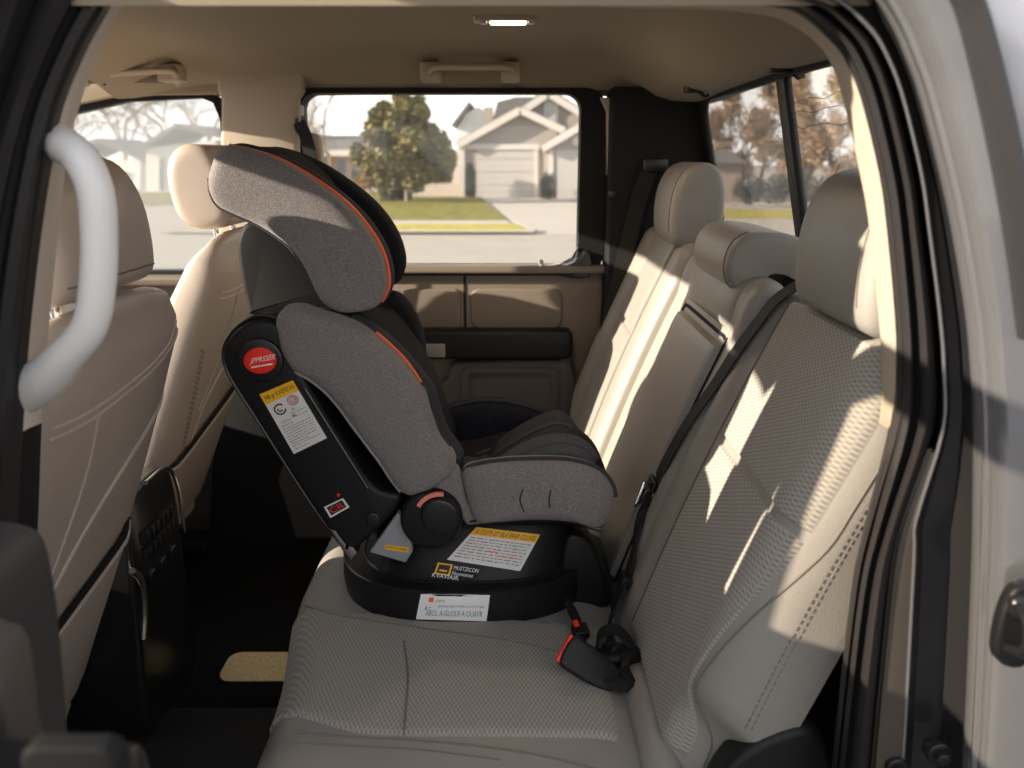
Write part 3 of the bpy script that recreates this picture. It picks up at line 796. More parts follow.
mk('dark_field', label_patch(tBa, c8, 2, 2, .0011, (.12, .12), (.88, .88)), INK, s5); mk('yellow_bar', label_patch(tBa, c8, 2, 1, .0014, (.25, .55), (.75, .7)), YEL, s5)
c9 = [(433, 562), (483, 569), (477, 585), (427, 578)]
g = text_on(tBa, 'MUSTZICON', c9, .44, .03, .93, .27, .0012); text_on(tBa, 'Noovonea', c9, .44, .36, .86, .6, .0012, g=g); text_on(tBa, 'KVAVIAIR.', c9, .08, .62, .62, .88, .0012, g=g)
mk('base_lettering', g, WHI, base, label='white lettering')
# grey plate with yellow strip at the left rear of the base
gp = prism(xz([(398, 512), (370, 551), (406, 561.5), (413, 550), (408, 520)], 1.385), 1.38, 1.40, .002)
gpl = mk('grey_plate', gp, GRYS, base, label='grey plate with yellow strip'); tGp = bvh(gp)
c10 = [(385.5, 544.5), (408.5, 547.5), (408.5, 552.5), (384.5, 549)]
ys_ = mk('yellow_strip', label_patch(tGp, c10, 3, 1, .0006), YEL, gpl); mk('lettering', text_on(tGp, 'IJVCUULRBA', c10, .05, .15, .95, .85, .001), INK, ys_)

# ================================================================== FRONT SEATS
def front_seat(yc, label):
    root = thing('front_seat', (-.75, yc, .57), label, 'front seat', 'front seats')
    P0, P1 = V((-.825, 0, .76)), V((-.53, 0, 1.50)); D = (P1 - P0); L = D.length; D.normalize(); N = V((D.z, 0, -D.x))
    rings = []; H = 26
    for i in range(H + 1):
        t = i / H
        hwid = .25 + .02 * math.sin(math.pi * min(1, t * 1.15)) - .012 * sm(.72, 1.0, t) - .03 * sm(.95, 1, t)
        thk = .062 - .016 * t - .025 * sm(.93, 1, t)
        ctr = P0 + D * (L * t) - N * .062
        ring = []
        for k in range(44):
            a = 2 * math.pi * k / 44; c, s = math.cos(a), math.sin(a)
            yy = hwid * math.copysign(abs(c) ** .45, c); nn = thk * math.copysign(abs(s) ** .45, s)
            if s < 0: nn -= .015 * sm(.55, .95, abs(yy) / hwid) * (1 - sm(.75, 1, t))   # front bolsters
            else: nn -= .012 * (1 - abs(yy) / hwid) ** 2 * 0
            ring.append(ctr + V((0, yc + yy, 0)) + N * nn)
        rings.append(ring)
    # rounded crown
    for k in range(1, 5):
        a = k / 4 * math.pi / 2; f = math.cos(a)
        c = sum(rings[H], V()) / 44
        rings.append([c + D * .03 * math.sin(a) + (p - c) * max(.05, f) for p in rings[H]])
    gB = loft(rings); b = mk('seat_back', gB, LEA2, root)
    tb = bvh(gB)
    def on(y, t, off=.0008):
        o = P0 + D * (L * t) + V((0, yc + y, 0)) + N * .6
        h = tb.ray_cast(o, -N); return h[0] + N * off if h[0] else None
    def line(pts, r, m, nm, off=.0005, nn=6):
        P = [q for q in (on(p.x, p.y, off) for p in cr([(a, bb, 0) for a, bb in pts], nn)) if q]
        return mk(nm, tube(P, r, 6), m, b) if len(P) > 1 else None
    g = G()
    for pts in ([(-.19, .875), (-.08, .87), (.05, .885), (.14, .91), (.21, .955)], [(-.19, .855), (-.08, .85), (.05, .865), (.145, .89), (.22, .935)], [(-.06, .85), (-.05, .73), (-.07, .58), (-.10, .46)], [(.245, .78), (.14, .70), (.02, .59), (-.06, .48), (-.10, .32)],
                [(.24, .76), (.13, .68), (.01, .57), (-.07, .46)]):
        P = [q for q in (on(p.x, p.y, .0004) for p in cr([(a, bb, 0) for a, bb in pts], 6)) if q]
        tube(P, .0022, 6, g=g)
    mk('piping', g, SEAML, b)
    # map pocket
    vs = []; fs = []; NU, NV = 20, 16
    for j in range(NV + 1):
        for i in range(NU + 1):
            a, bb = i / NU, j / NV; y = -.235 + .455 * a
            tt = .03 + (.29 + .17 * a - .03) * bb
            p = on(y, tt, 0) or on(y * .95, tt, 0)
            e = min(a, 1 - a) / .08; k = min(1, e)
            vs.append((p if p else P0) + N * (.002 + .014 * k * bb))
    for j in range(NV):
        for i in range(NU): n = NU + 1; fs.append((j * n + i, j * n + i + 1, (j + 1) * n + i + 1, (j + 1) * n + i))
    pk = mk('map_pocket', G().add(vs, fs), LEA2, b)
    top = [vs[NV * (NU + 1) + i] for i in range(NU + 1)]
    mk('pocket_edge', tube(top, .0035, 6), LEA2, pk); mk('pocket_opening', tube([p + D * .006 - N * .006 for p in top], .005, 6), BLKM, pk)
    g = G()
    pts = [q for q in (on(-.21 + .06 * k / 20, .70 - .36 * k / 20, .0008) for k in range(21)) if q]; stitches(pts, .0011, .006, .004, g)
    pts = [q for q in (on(-.195 + .06 * k / 20, .69 - .36 * k / 20, .0008) for k in range(21)) if q]; stitches(pts, .0011, .006, .004, g)
    mk('stitching', g, SEAMD, b)
    # seat base
    rr = []
    for y in (-.25, -.24, -.2, .2, .24, .25):
        k = 0 if abs(y) < .21 else (.01 if abs(y) < .245 else .03)
        rr.append([V((x, yc + y, z)) for x, z in ((-.86 - k, .70 + k * .3), (-.88 - k, .93 - k), (-1.1, .97 - k), (-1.36, .99 - k), (-1.41, .95 - k), (-1.41 + k, .84), (-1.3, .78), (-.95, .72))])
    mk('seat_cushion', loft(rr), LEA2, root)
    g = G(); box(-1.35, yc - .21, .60, -.90, yc + .21, .76, .02, g); mk('seat_base', g, BLKM, root)
    for s in (-1, 1):
        g = G(); box(-1.4, yc + s * .19 - .025, .572, -.82, yc + s * .19 + .025, .60, .006, g); mk('seat_rail', g, BLKG, root)
    # headrest
    hpf = [(-.575, 1.565), (-.562, 1.60), (-.57, 1.68), (-.60, 1.735), (-.645, 1.75), (-.685, 1.735), (-.705, 1.69), (-.70, 1.62), (-.68, 1.575), (-.63, 1.555)]
    gh = headrest_geo(yc, .145, hpf, .04); h = mk('headrest', gh, LEA2, root)
    th_ = bvh(gh); P = []
    for i in range(30):
        y = yc - .135 + .27 * i / 29; hit = th_.ray_cast(V((-.2, y, 1.585)), V((-1, 0, 0)))[0]
        if hit: P.append(hit + V((.0008, 0, 0)))
    g = tube(P, .0013, 6); mk('seam', g, SEAMD, h)
    for s in (-.065, .065):
        mk('headrest_post', tube([(-.615, yc + s, 1.46), (-.632, yc + s, 1.59)], .0075, 10), CHR, h, label='chrome post')
        mk('post_collar', disc(-.636, 0, .016, 0, .01, .003, 16) if False else tube([(-.620, yc + s, 1.512), (-.622, yc + s, 1.53)], .014, 12), BLKG, b)
    return root
fs1 = front_seat(1.215, 'tan leather front seat at the near side, behind the pale grab handle')
fs2 = dup(fs1, (-.095, .945, .025), 'tan leather front seat on the far side, partly behind the child seat', 'front seats')

# centre console
cn = thing('center_console', (-0.760, 1.65, .57), 'black centre console end with vents and a chrome trim between the front seats', 'console')
g = G(); prism([p.xy for p in cr([(1.53, .58, 0), (1.775, .58, 0), (1.78, .85, 0), (1.765, 1.05, 0), (1.72, 1.10, 0), (1.58, 1.10, 0), (1.535, 1.05, 0), (1.525, .85, 0)], 4, True)], -0.750, -1.3, .012, MX, 3, g)
mk('console_body', g, BLKG, cn)
g = tube(cr([(-0.746, 1.62, 1.105), (-0.745, 1.72, 1.10), (-0.745, 1.768, 1.04), (-0.745, 1.782, .92)], 6), .004, 8); mk('chrome_trim', g, CHR, cn, label='chrome trim line')
for k, z in enumerate((1.0, .965)):
    g = G(); box(-0.755, 1.57 + .005, z - .014, -0.742, 1.735, z + .014, .004, g); f_ = mk('air_vent', g, BLKM, cn)
    g = G()
    for j in range(6): box(-0.743, 1.585 + .025 * j, z - .012, -0.738, 1.592 + .025 * j, z + .012, .001, g)
    mk('vane', g, BLKG, f_)
for y in (1.6, 1.655, 1.71):
    g = G(); box(-0.754, y - .012, .895, -0.742, y + .012, .92, .004, g); mk('control_button', g, BLKG, cn)
mk('side_trim', tube(cr([(-0.738, 1.50, .97), (-0.740, 1.535, .93), (-0.745, 1.545, .86), (-0.750, 1.535, .80)], 5), .007, 8), STEEL, cn, label='bright side trim')

# ================================================================== CAB SHELL (setting)
def st_(name, g, m, **k): return mk(name, g, m, kind='structure', **k)
st_('floor', box(-1.75, .80, .52, .56, 2.56, .572, .004), CARP)
pad = mk('floor_patch', prism(rrect(-.685, 1.72, -.40, 1.835, .03), .5722, .579, .003, MZ), TANP, lab='bright tan coarse patch with round corners on the black floor', cat='carpet pad')  # thin bright tan slab, likely sunlight on the carpet put in as colour
mk('floor_mat', prism(rrect(-.80, .98, -.36, 1.62, .05), .5722, .578, .003, MZ), mat('rubber_mat', (.012, .012, .013), .7, bump=.3, bscale=150), lab='black rubber mat on the cab floor behind the near front seat', cat='floor mat')
# headliner
def ceil_z(y):
    t = [(.86, 1.885), (.90, 1.905), (.97, 1.955), (1.08, 1.995), (1.25, 2.02), (1.7, 2.03), (2.15, 2.025), (2.3, 2.02), (2.42, 2.01), (2.50, 1.975), (2.535, 1.935), (2.56, 1.915)]
    for (a, b), (c, d) in zip(t, t[1:]):
        if a <= y <= c: return b + (d - b) * sm(0, 1, (y - a) / (c - a)) if False else b + (d - b) * (y - a) / (c - a)
    return t[-1][1]
rings = []
ysl = [.86 + (2.56 - .86) * i / 60 for i in range(61)]
for i in range(41):
    x = -1.12 + (.56 + 1.12) * i / 40
    dr = .128 * sm(.2, .49, x) + .07 * (1 - sm(-1.12, -.85, x))
    low = [V((x, y, max(ceil_z(y) - dr * sm(1.885, 1.99, ceil_z(y)), 1.885 if y < 1.7 else 1.89) - .012 * math.exp(-((x + .42) / .05) ** 2) * sm(1.98, 2.03, ceil_z(y)) * 0)) for y in ysl]
    for _ in range(3): low = [low[0]] + [V((x, low[j].y, (low[j - 1].z + low[j].z * 2 + low[j + 1].z) / 4)) for j in range(1, len(low) - 1)] + [low[-1]]
    rings.append(low + [V((x, y, ceil_z(y) + .06)) for y in reversed(ysl)])
gCe = loft(rings); st_('ceiling', gCe, HEADL); tCe = bvh(gCe)
st_('wall_front', box(-1.85, .85, .55, -1.72, 2.56, 1.22, .01), BLKM)
st_('wall_near', box(-1.75, .80, .50, -.66, .86, 1.40, .01), DDARK)
# rear wall with window
g = G(); box(.592, .80, .50, .66, 2.60, 1.50, .004, g); st_('wall_rear', g, BLKM)
# rear window: slanted opening; plane from (X .51,z 1.89) to (.577,1.578)
def RW(y, z): return V((.51 + (1.89 - z) * .067 / .312, y, z))
def rw_prism(ol, w0, w1, r, g=None):
    g2 = prism(ol, w0, w1, r, lambda a, b, w: RW(a, b) + V((w, 0, w * .2)), 3)
    return (g or G()).add(g2.v, g2.f)
win = bpy.data.objects.new('window_3', None); COL.objects.link(win); win.location = (.55, 1.7, 1.5); win['kind'] = 'structure'
def ringframe(o, i, w0, w1, mp, g=None):
    n = len(o); rs = [[mp(a, b, w0) for a, b in o], [mp(a, b, w0) for a, b in i], [mp(a, b, w1) for a, b in i], [mp(a, b, w1) for a, b in o]]
    return loft(rs + [rs[0]], cap=False, g=g)
mpr = lambda a, b, w: RW(a, b) + V((w, 0, 0))
yN, yF = .93, 2.40
mk('frame', ringframe(rrect(yN - .05, 1.40, 2.56, 1.945, .03), rrect(yN, 1.46, yF, 1.89, .05), -.003, .012, mpr), BLKM, win)
for a, b in ((yN + .004, 1.695), (1.725, yF - .004)):
    mk('pane', prism(rrect(a - .012, 1.455, b + .012, 1.89, .04), .005, .009, 0, mpr), GL_DARK, win)
mk('divider', prism([(1.682, 1.45), (1.732, 1.45), (1.732, 1.89), (1.682, 1.89)], -.004, .013, .003, mpr), BLK, win)
g = G()
for z in (1.845, 1.825, 1.80): tube([RW(yN + .01 + (1.68 - yN) * i / 12, z + .004 * math.sin(i * 2.3 + z * 90)) + V((.003, 0, 0)) for i in range(13)], .0005, 4, g=g)
mk('heater_wire', g, BLK, win)

# far side: C pillar, window header, B pillar
st_('trim_1', prism(rrect(.272, .57, .54, 1.93, .01), 2.44, 2.58, .008), BLKM)
g = G(); prism(xz([(219, 66), (220, 92), (224, 100), (219, 335), (300, 335), (300, 300), (301, 100), (306, 92), (306, 66)], 2.53), 2.50, 2.58, .014, MY, 3, g)
st_('trim_2', g, TRIMT)
st_('trim_9', prism(xz([(218, 336), (213, 570), (308, 570), (301, 336)], 2.53), 2.495, 2.58, .008), BLKM)
st_('trim_3', prism(xz([(600, 98), (606, 112), (607, 250), (609, 330), (612, 330), (611, 250), (610, 98)], 2.52), 2.50, 2.58, .003), TRIMT)

def rr_px(u0, v0, u1, v1, r, Y, n=6, skew=0):
    p0, p1 = atY(u0, v1, Y), atY(u1, v0, Y); return rrect(p0.x, p0.z, p1.x, p1.z, r, n)
# far rear door
dr = thing('truck_door', (-.2, 2.53, .57), 'closed far rear truck door with tan panel, black armrest band and large window', 'door')
Yd = 2.53
X0, X1 = atY(300, 100, Yd).x, .272
gD = G(); box(X0, 2.53, .50, X1, 2.62, 1.425, .01, gD); mk('door_panel', gD, DTAN, dr)
ol_o = rr_px(298, 88, 607, 275, .06, 2.54); ol_i = rr_px(311, 93.5, 581, 266, .045, 2.54)
wf = mk('window_frame', ringframe(ol_o, ol_i, 2.525, 2.61, MY), BLKM, dr)
mk('window_glass', prism(rr_px(308, 91, 584, 270, .05, 2.57), 2.575, 2.58, 0), GL_TINT, dr, label='lightly tinted window')
def fbox(u0, v0, u1, v1, y0, y1, r, m, nm, par=dr, Yp=None, rc=.01):
    g = prism(rr_px(u0, v0, u1, v1, rc, Yp or y0), y0, y1, r); return mk(nm, g, m, par)
fbox(300, 266, 606, 274, 2.50, 2.56, .006, DTAN, 'window_ledge', rc=.008)
fbox(470, 289, 563, 329, 2.522, 2.55, .008, DTAN, 'upper_pad', rc=.03); fbox(340, 289, 461, 329, 2.522, 2.55, .008, DTAN, 'upper_pad', rc=.02)
fbox(464, 276, 466, 331, 2.5285, 2.55, .0005, BLKM, 'panel_gap', rc=.0015)
ab = fbox(390, 331, 573, 360, 2.47, 2.56, .012, BLK, 'armrest', rc=.02)
fbox(426, 344, 445, 357.5, 2.462, 2.49, .002, STEEL, 'door_pull', ab, rc=.003)
pk = prism([p.xy for p in cr([(*a, 0) for a in xz([(302, 398), (432, 392), (450, 366), (470, 362), (560, 360), (573, 363), (574, 560), (302, 560)], 2.49)], 2, True)], 2.49, 2.56, .012); mk('map_pocket', pk, DDARK, dr)
g = ringframe(rr_px(463, 368, 558, 470, .02, 2.48), rr_px(470, 373, 551, 470, .015, 2.48), 2.478, 2.50, MY); mk('pocket_rim', g, DDARK, dr)
lk = atY(541, 264, 2.51); mk('lock_knob', tube([lk + V((0, 0, -.02)), lk + V((0, 0, .008)), lk + V((0, 0, .014))], [.007, .008, .004], 10), CHR, dr)
mk('corner_cover', prism([p.xy for p in cr([(*a, 0) for a in xz([(560, 268), (574, 262), (581, 252), (590, 252), (590, 277), (561, 276)], 2.52)], 2, True)], 2.51, 2.55, .005), BLKG, dr)
mk('glass_run_trim', tube([atY(u, v, 2.52) for u, v in ((545, 266.5), (560, 264), (572, 258), (578, 248))], .004, 8), CHR, wf)

# far front door
df = thing('truck_door', (-1.1, 2.55, .57), 'closed far front truck door with bright window behind the front seats', 'door')
p0, p1 = V((-1.75, 0, .6)), V((-.84, 0, 1.42))
g = G(); box(-1.75, 2.55, .50, -.80, 2.62, 1.40, .02, g); mk('door_panel', g, DDARK, df)
g = G(); box(-1.75, 2.50, 1.375, -.835, 2.58, 1.405, .01, g); mk('window_ledge', g, DTAN, df)
xr = atY(219, 97, 2.55).x; wo = [(-1.72, 1.40), (xr + .012, 1.40), (xr + .012, 1.86), (xr + .0, 1.905), (xr - .04, 1.925), (-1.10, 1.915), (-1.35, 1.865), (-1.55, 1.70)]
wi = [(-1.66, 1.415), (xr, 1.415), (xr, 1.85), (xr - .015, 1.893), (xr - .05, 1.908), (-1.10, 1.898), (-1.33, 1.85), (-1.50, 1.70)]
mk('window_frame', ringframe(wo, wi, 2.54, 2.60, MY), BLKM, df)
mk('window_glass', prism(inset(wo, .005), 2.565, 2.569, 0), GL_CLEAR, df, label='clear window')
# header above far windows (part of headliner trim)
st_('trim_4', prism([(-1.75, 1.50), (-1.56, 1.70), (-1.36, 1.862), (-1.1, 1.912), (X1, 1.925), (.54, 1.925), (.54, 1.98), (-1.75, 1.98)], 2.53, 2.62, .006), HEADL)

# far B-pillar belt guide
bg = thing('belt_guide', atY(312, 150, 2.47), 'tan belt guide with black strap at the top of the far door pillar', 'belt guide')
mk('guide_cover', prism([p.xy for p in cr([(*a, 0) for a in xz([(309, 136), (316, 134), (321, 140), (322, 165), (318, 170), (310, 168)], 2.47)], 3, True)], 2.46, 2.50, .006), TRIMT, bg)
mk('strap', ribbon([atY(299, 122, 2.46), atY(305, 134, 2.455), atY(312, 160, 2.45), atY(316, 190, 2.45), atY(318, 300, 2.46)], (1, 0, 0), .035, .003), WEB, bg)
mk('guide_loop', tube(cr([atY(u, v, 2.47) for u, v in ((297, 118), (296, 128), (302, 136), (309, 140))], 4), .006, 8), BLKG, bg)
# far rear shoulder belt on black pillar
sb = thing('shoulder_belt', (.4, 2.43, 1.3), 'dark grey shoulder belt hanging against the black rear pillar beside the far seat', 'seat belt')
mk('webbing', ribbon([atY(650, 168, 2.425), atY(640, 195, 2.425), atY(630, 235, 2.425), atY(617, 290, 2.42), atY(604, 345, 2.42)], (1, 0, 0), .045, .003), WEBG, sb)
mk('belt_anchor', prism(rrect(*[q for q in (atY(642, 172, 2.43).x, atY(642, 172, 2.43).z, atY(668, 160, 2.43).x, atY(668, 158, 2.43).z)], .01), 2.415, 2.44, .004), BLKG, sb)
mk('pillar_bolt', disc(*xz([(612, 194)], 2.44)[0], .012, 2.43, 2.445, .003, 16), BLKG, lab='round black bolt cap on the dark rear pillar beside the far window', cat='bolt cap')

# ceiling fittings
def grab(name, P, label, w=.016, grp=None):
    root = thing(name, P[0], label, 'grab handle', grp); return root
gh = thing('grab_handle', atY(471, 70, 2.44), 'tan grab handle above the far rear window', 'grab handle', 'ceiling grab handles')
pa = [atY(u, v, y) for u, v, y in ((431, 80, 2.46), (431, 70.5, 2.42), (438, 67, 2.40), (471, 67, 2.39), (505, 67, 2.40), (512, 70.5, 2.42), (512, 80, 2.46))]
mk('grip', tube(cr(pa, 4), .0115, 10, up=(0, 1, 0), flat=.8), TRIMT, gh)
for u in (431, 511):
    g = prism(rr_px(u - 10, 62, u + 9, 82, .006, 2.44), 2.42, 2.48, .005); mk('mount', g, TRIMT, gh)
gh2 = thing('grab_handle', atY(125, 78, 2.40), 'tan grab handle above the far front window', 'grab handle', 'ceiling grab handles')
pa = [atY(u, v, y) for u, v, y in ((62, 88, 2.46), (66, 78, 2.41), (86, 75, 2.39), (130, 72, 2.385), (160, 70.5, 2.39), (174, 72, 2.41), (178, 82, 2.46))]
mk('grip', tube(cr(pa, 4), .012, 10, up=(0, 1, 0), flat=.8), TRIMT, gh2)
g = prism(rr_px(160, 64, 181, 82, .006, 2.44), 2.42, 2.48, .005); mk('mount', g, TRIMT, gh2)
mk('mount', prism(rr_px(60, 70, 82, 86, .006, 2.44), 2.42, 2.48, .005), TRIMT, gh2)
mk('coat_hook', tube(cr([atY(u, v, 2.43) for u, v in ((100, 76), (102, 82), (105, 84), (107, 79))], 4), .004, 8), BLK, gh2)
mk('recess', prism(rr_px(78, 74, 160, 83, .01, 2.455), 2.455, 2.49, .004), DTAN, gh2)

dl = thing('dome_light', cast(tCe, 505, 18), 'lit dome light in the middle of the tan ceiling', 'ceiling light')
pc_ = cast(tCe, 505, 18, 0); zc = pc_.z
mk('bezel', prism(rrect(pc_.x - .066, pc_.y - .03, pc_.x + .066, pc_.y + .03, .008), zc - .008, zc + .02, .004, MZ), TRIMT, dl)
mk('lens', prism(rrect(pc_.x - .032, pc_.y - .018, pc_.x + .045, pc_.y + .018, .006), zc - .012, zc + .0, .003, MZ), LAMP, dl, label='glowing lens')
for dx in (-.045, .055): mk('switch', prism(rrect(pc_.x + dx - .007, pc_.y - .012, pc_.x + dx + .007, pc_.y + .012, .003), zc - .012, zc, .002, MZ), STEEL, dl)
def hook(u, v, lab):
    p = cast(tCe, u, v, 0) or atZ(u, v, 1.92); t = thing('ceiling_hook', p, lab, 'hook', 'ceiling hooks')
    mk('base', prism(se(p.x, p.y, .028, .014, 2, 24), p.z - .007, p.z + .02, .003, MZ), BLK, t)
    mk('clip', tube([p + V((.01, 0, -.004)), p + V((.024, -.006, -.016)), p + V((.034, -.008, -.012))], .004, 8), BLK, t)
hook(695, 90, 'small black ceiling hook farther from the rear window divider'); hook(785, 69, 'small black ceiling hook just above the rear window divider')

# ================================================================== NEAR DOOR OPENING
def bands(curves, closed_back=.02):
    """curves: list of (pixel list, Y); surface through them"""
    rows = []
    for px, Y in curves:
        rows.append([atY(p.x, p.y, Y if not isinstance(Y, list) else Y[0]) for p in cr([(u, v, 0) for u, v in px], 4)])
    return rows
def band_mesh(rows, th=.012):
    """rows: list of point lists across the section; closed solid with thickness along +Y"""
    ring = rows + [[p + V((0, th, 0)) for p in r] for r in reversed(rows)]
    n = len(rows[0]); return loft([[r[i] for r in ring] for i in range(n)])
tanI = [(60, -40), (90, -14), (300, -10), (500, -2), (640, 5), (716, 6.5), (767, 11.5), (792, 19), (818, 36), (835.5, 57), (850, 97), (867, 172), (877, 230), (886, 320), (889, 370), (886, 428), (861, 524), (851, 594), (834, 744), (826, 830)]
seaI = [(50, -50), (90, -22), (300, -20), (500, -10), (640, 0), (716, 1), (780, 5), (805, 13), (833, 36), (850, 57), (866, 97), (884, 172), (892, 228), (900, 315), (902, 370), (897, 430), (872, 530), (858, 597), (841, 744), (833, 830)]
seaM = [(40, -70), (90, -42), (300, -40), (510, -28), (650, -17), (733, -13), (798, 1), (823, 11), (850, 34), (865, 56), (881, 96), (899, 172), (907, 228), (915, 315), (917, 370), (914, 430), (884, 529), (868, 596), (850, 744), (842, 830)]
seaO = [(30, -90), (90, -60), (300, -60), (520, -48), (660, -36), (750, -28), (815, -3), (840, 9), (866, 32), (880, 54), (896, 95), (915, 172), (923, 228), (934, 315), (938, 370), (936, 430), (902, 528), (889, 594), (873, 744), (866, 830)]
lin1 = [(25, -100), (90, -70), (300, -70), (524, -58), (668, -45), (760, -36), (823, -8), (847, 6), (872, 30), (886, 53), (902, 94), (921, 172), (929, 228), (940, 315), (944, 370), (943, 430), (916, 520), (914, 560), (904, 744), (897, 830)]
lin2 = [(0, -160), (90, -125), (300, -120), (540, -105), (690, -90), (790, -70), (868, -34), (888, -6), (906, 26), (917, 52), (932, 94), (952, 172), (964, 228), (978, 315), (983, 370), (986, 430), (985, 530), (983, 594), (976, 744), (970, 830)]
bod1 = [(0, -200), (90, -170), (300, -165), (560, -150), (710, -135), (815, -110), (890, -70), (912, -30), (930, 12), (942, 44), (957, 88), (976, 172), (987, 228), (1000, 315), (1005, 370), (1008, 430), (1008, 530), (1005, 594), (998, 744), (992, 830)]
bod2 = [(0, -330), (90, -300), (300, -290), (640, -280), (800, -270), (920, -240), (1010, -200), (1050, -120), (1080, -40), (1095, 20), (1110, 80), (1130, 172), (1140, 228), (1150, 315), (1155, 370), (1160, 430), (1160, 530), (1160, 594), (1155, 744), (1150, 830)]
R = lambda px, Y: [atY(p.x, p.y, Y) for p in cr([(u, v, 0) for u, v in px], 4)]
st_('trim_5', band_mesh([R(tanI, .93)[:61], R([(a[0] * .6 + b[0] * .4, a[1] * .6 + b[1] * .4) for a, b in zip(tanI, seaI)], .90)[:61], R(seaI, .885)[:61]], .02), TRIMT)
seal = thing('door_seal', (.41, .88, 1.2), 'black rubber weatherstrip curving around the near rear door opening', 'door seal')
lob = lambda a, b, t: [(p[0] * (1 - t) + q[0] * t, p[1] * (1 - t) + q[1] * t) for p, q in zip(a, b)]
mk('inner_lip', band_mesh([R(seaI, .888), R(lob(seaI, seaM, .25), .868), R(lob(seaI, seaM, .6), .862), R(lob(seaI, seaM, .9), .872), R(seaM, .885)], .02), RUB, seal)
mk('outer_lip', band_mesh([R(seaM, .885), R(lob(seaM, seaO, .2), .856), R(lob(seaM, seaO, .5), .846), R(lob(seaM, seaO, .8), .856), R(seaO, .875)], .02), RUB, seal)
body = thing('body_panel', (.45, .78, 1.0), 'grey metallic body side behind the near rear door opening', 'body panel')
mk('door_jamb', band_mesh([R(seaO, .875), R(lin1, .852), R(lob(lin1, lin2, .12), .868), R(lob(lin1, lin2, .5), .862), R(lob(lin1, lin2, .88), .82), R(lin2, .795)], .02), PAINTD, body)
mk('jamb_strip', band_mesh([R(seaO, .868)[61:], R(lob(seaO, lin1, .15), .853)[61:], R(lob(seaO, lin1, .85), .850)[61:], R(lin1, .851)[61:]], .01), mat('jamb_strip_paint', (.10, .085, .072), .35, metal=.4, coat=.3), body)
mk('jamb_flange', tube(R(lin1, .851), .0022, 8), PAINT, body)
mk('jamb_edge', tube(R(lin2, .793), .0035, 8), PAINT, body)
mk('outer_skin', band_mesh([R(lin2, .795), R(lob(lin2, bod1, .15), .785), R(lob(lin2, bod1, .5), .776), R(bod1, .768), R(lob(bod1, bod2, .4), .757), R(lob(bod1, bod2, .7), .752), R(bod2, .75)], .025), PAINT, body)
kg = [(952, -20), (966, 10), (980, 60), (994, 120), (1008, 190), (1020, 262), (1030, 340)]
mk('window_moulding', band_mesh([[p + V((0, 0, 0)) for p in R([(u - 8, v) for u, v in kg], .757)], R(kg, .745), R([(u + 17, v - 4) for u, v in kg], .738), R([(u + 22, v - 5) for u, v in kg], .75)], .012), RUB, body)
g = G(); box(.62, .74, .45, 2.5, 2.66, 1.36, .04, g); mk('truck_bed', g, PAINT, body)
g = G(); box(-3.3, .78, .45, -1.86, 2.62, 1.22, .08, g); mk('hood', g, PAINT, body)
g = G(); box(-1.86, .72, .30, .62, .80, .56, .02, g); mk('rocker_sill', g, PAINTD, body)
g = G(); box(-1.86, .80, .30, .62, 2.62, .49, .02, g); mk('underbody', g, BLKM, body)
# striker and bolts
stt = thing('door_striker', atY(1010, 620, .745), 'black door striker latch on the grey body side', 'latch')
q = atY(1014, 620, .74)
mk('plate', prism([p.xy for p in cr([(q.x - .012, q.z - .042, 0), (q.x + .02, q.z - .045, 0), (q.x + .025, q.z + .03, 0), (q.x - .002, q.z + .038, 0), (q.x - .014, q.z + .01, 0)], 4, True)], .735, .752, .004), BLK, stt)
mk('loop', tube(cr([q + V((-.004, .0, .02)), q + V((-.006, -.03, .016)), q + V((-.006, -.034, -.012)), q + V((-.004, 0, -.03))], 5), .006, 10), BLKG, stt)
mk('cover', dome([(q.x - .01, q.z + .028), (q.x + .012, q.z + .03), (q.x + .014, q.z + .008), (q.x - .008, q.z + .006)], .737, .012, .004, n=4, sm=3), BLKG, stt)
def bolt(u, v, Y, r, lab):
    p = atY(u, v, Y); t = thing('jamb_bolt', p, lab, 'bolt', 'jamb bolts')
    mk('washer', disc(p.x, p.z, r, Y - .006, Y + .012, .002, 20), BLKG, t); mk('bolt_head', disc(p.x, p.z, r * .6, Y - .016, Y, .002, 6), BLKG, t)
bolt(938, 752, .825, .014, 'black bolt low in the dark door jamb, beside the bright edge'); bolt(896, 766, .85, .013, 'black bolt at the foot of the narrow jamb strip')

# B pillar
bI = [(125, -40), (110, 0), (88, 44), (66, 104), (53, 160), (45, 230), (39, 290), (33, 360), (28, 431), (25, 520), (20, 650), (15, 800)]
bS = [(118, -40), (103, 0), (79, 44), (54, 104), (42, 164), (32, 230), (23, 306), (17, 370), (13, 437), (8, 520), (2, 650), (-4, 800)]
bM = [(98, -40), (80, 0), (57, 44), (32, 104), (17, 164), (4, 230), (-7, 306), (-14, 370), (-19, 437), (-25, 520), (-32, 650), (-40, 800)]
bO = [(58, -40), (38, 0), (22, 44), (2, 104), (-18, 164), (-32, 230), (-46, 306), (-56, 370), (-62, 437), (-70, 520), (-80, 650), (-90, 800)]
bJ = [(-30, -60), (-60, 0), (-75, 44), (-90, 104), (-105, 164), (-120, 230), (-135, 306), (-145, 370), (-150, 437), (-160, 520), (-170, 650), (-180, 800)]
TRIML = mat('pale_pillar_trim', (.66, .58, .52), .5)
rows = [R(bI, .96), R(lob(bI, bS, .4), .915), R(bS, .89)]
st_('trim_6', band_mesh([r[:33] for r in rows], .03), TRIML)
st_('trim_7', band_mesh([[p + V((0, .001, 0)) for p in r[32:]] for r in rows], .03), BLKM)
s2_ = thing('door_seal', (-.5, .87, 1.3), 'black rubber weatherstrip along the near front pillar', 'door seal')
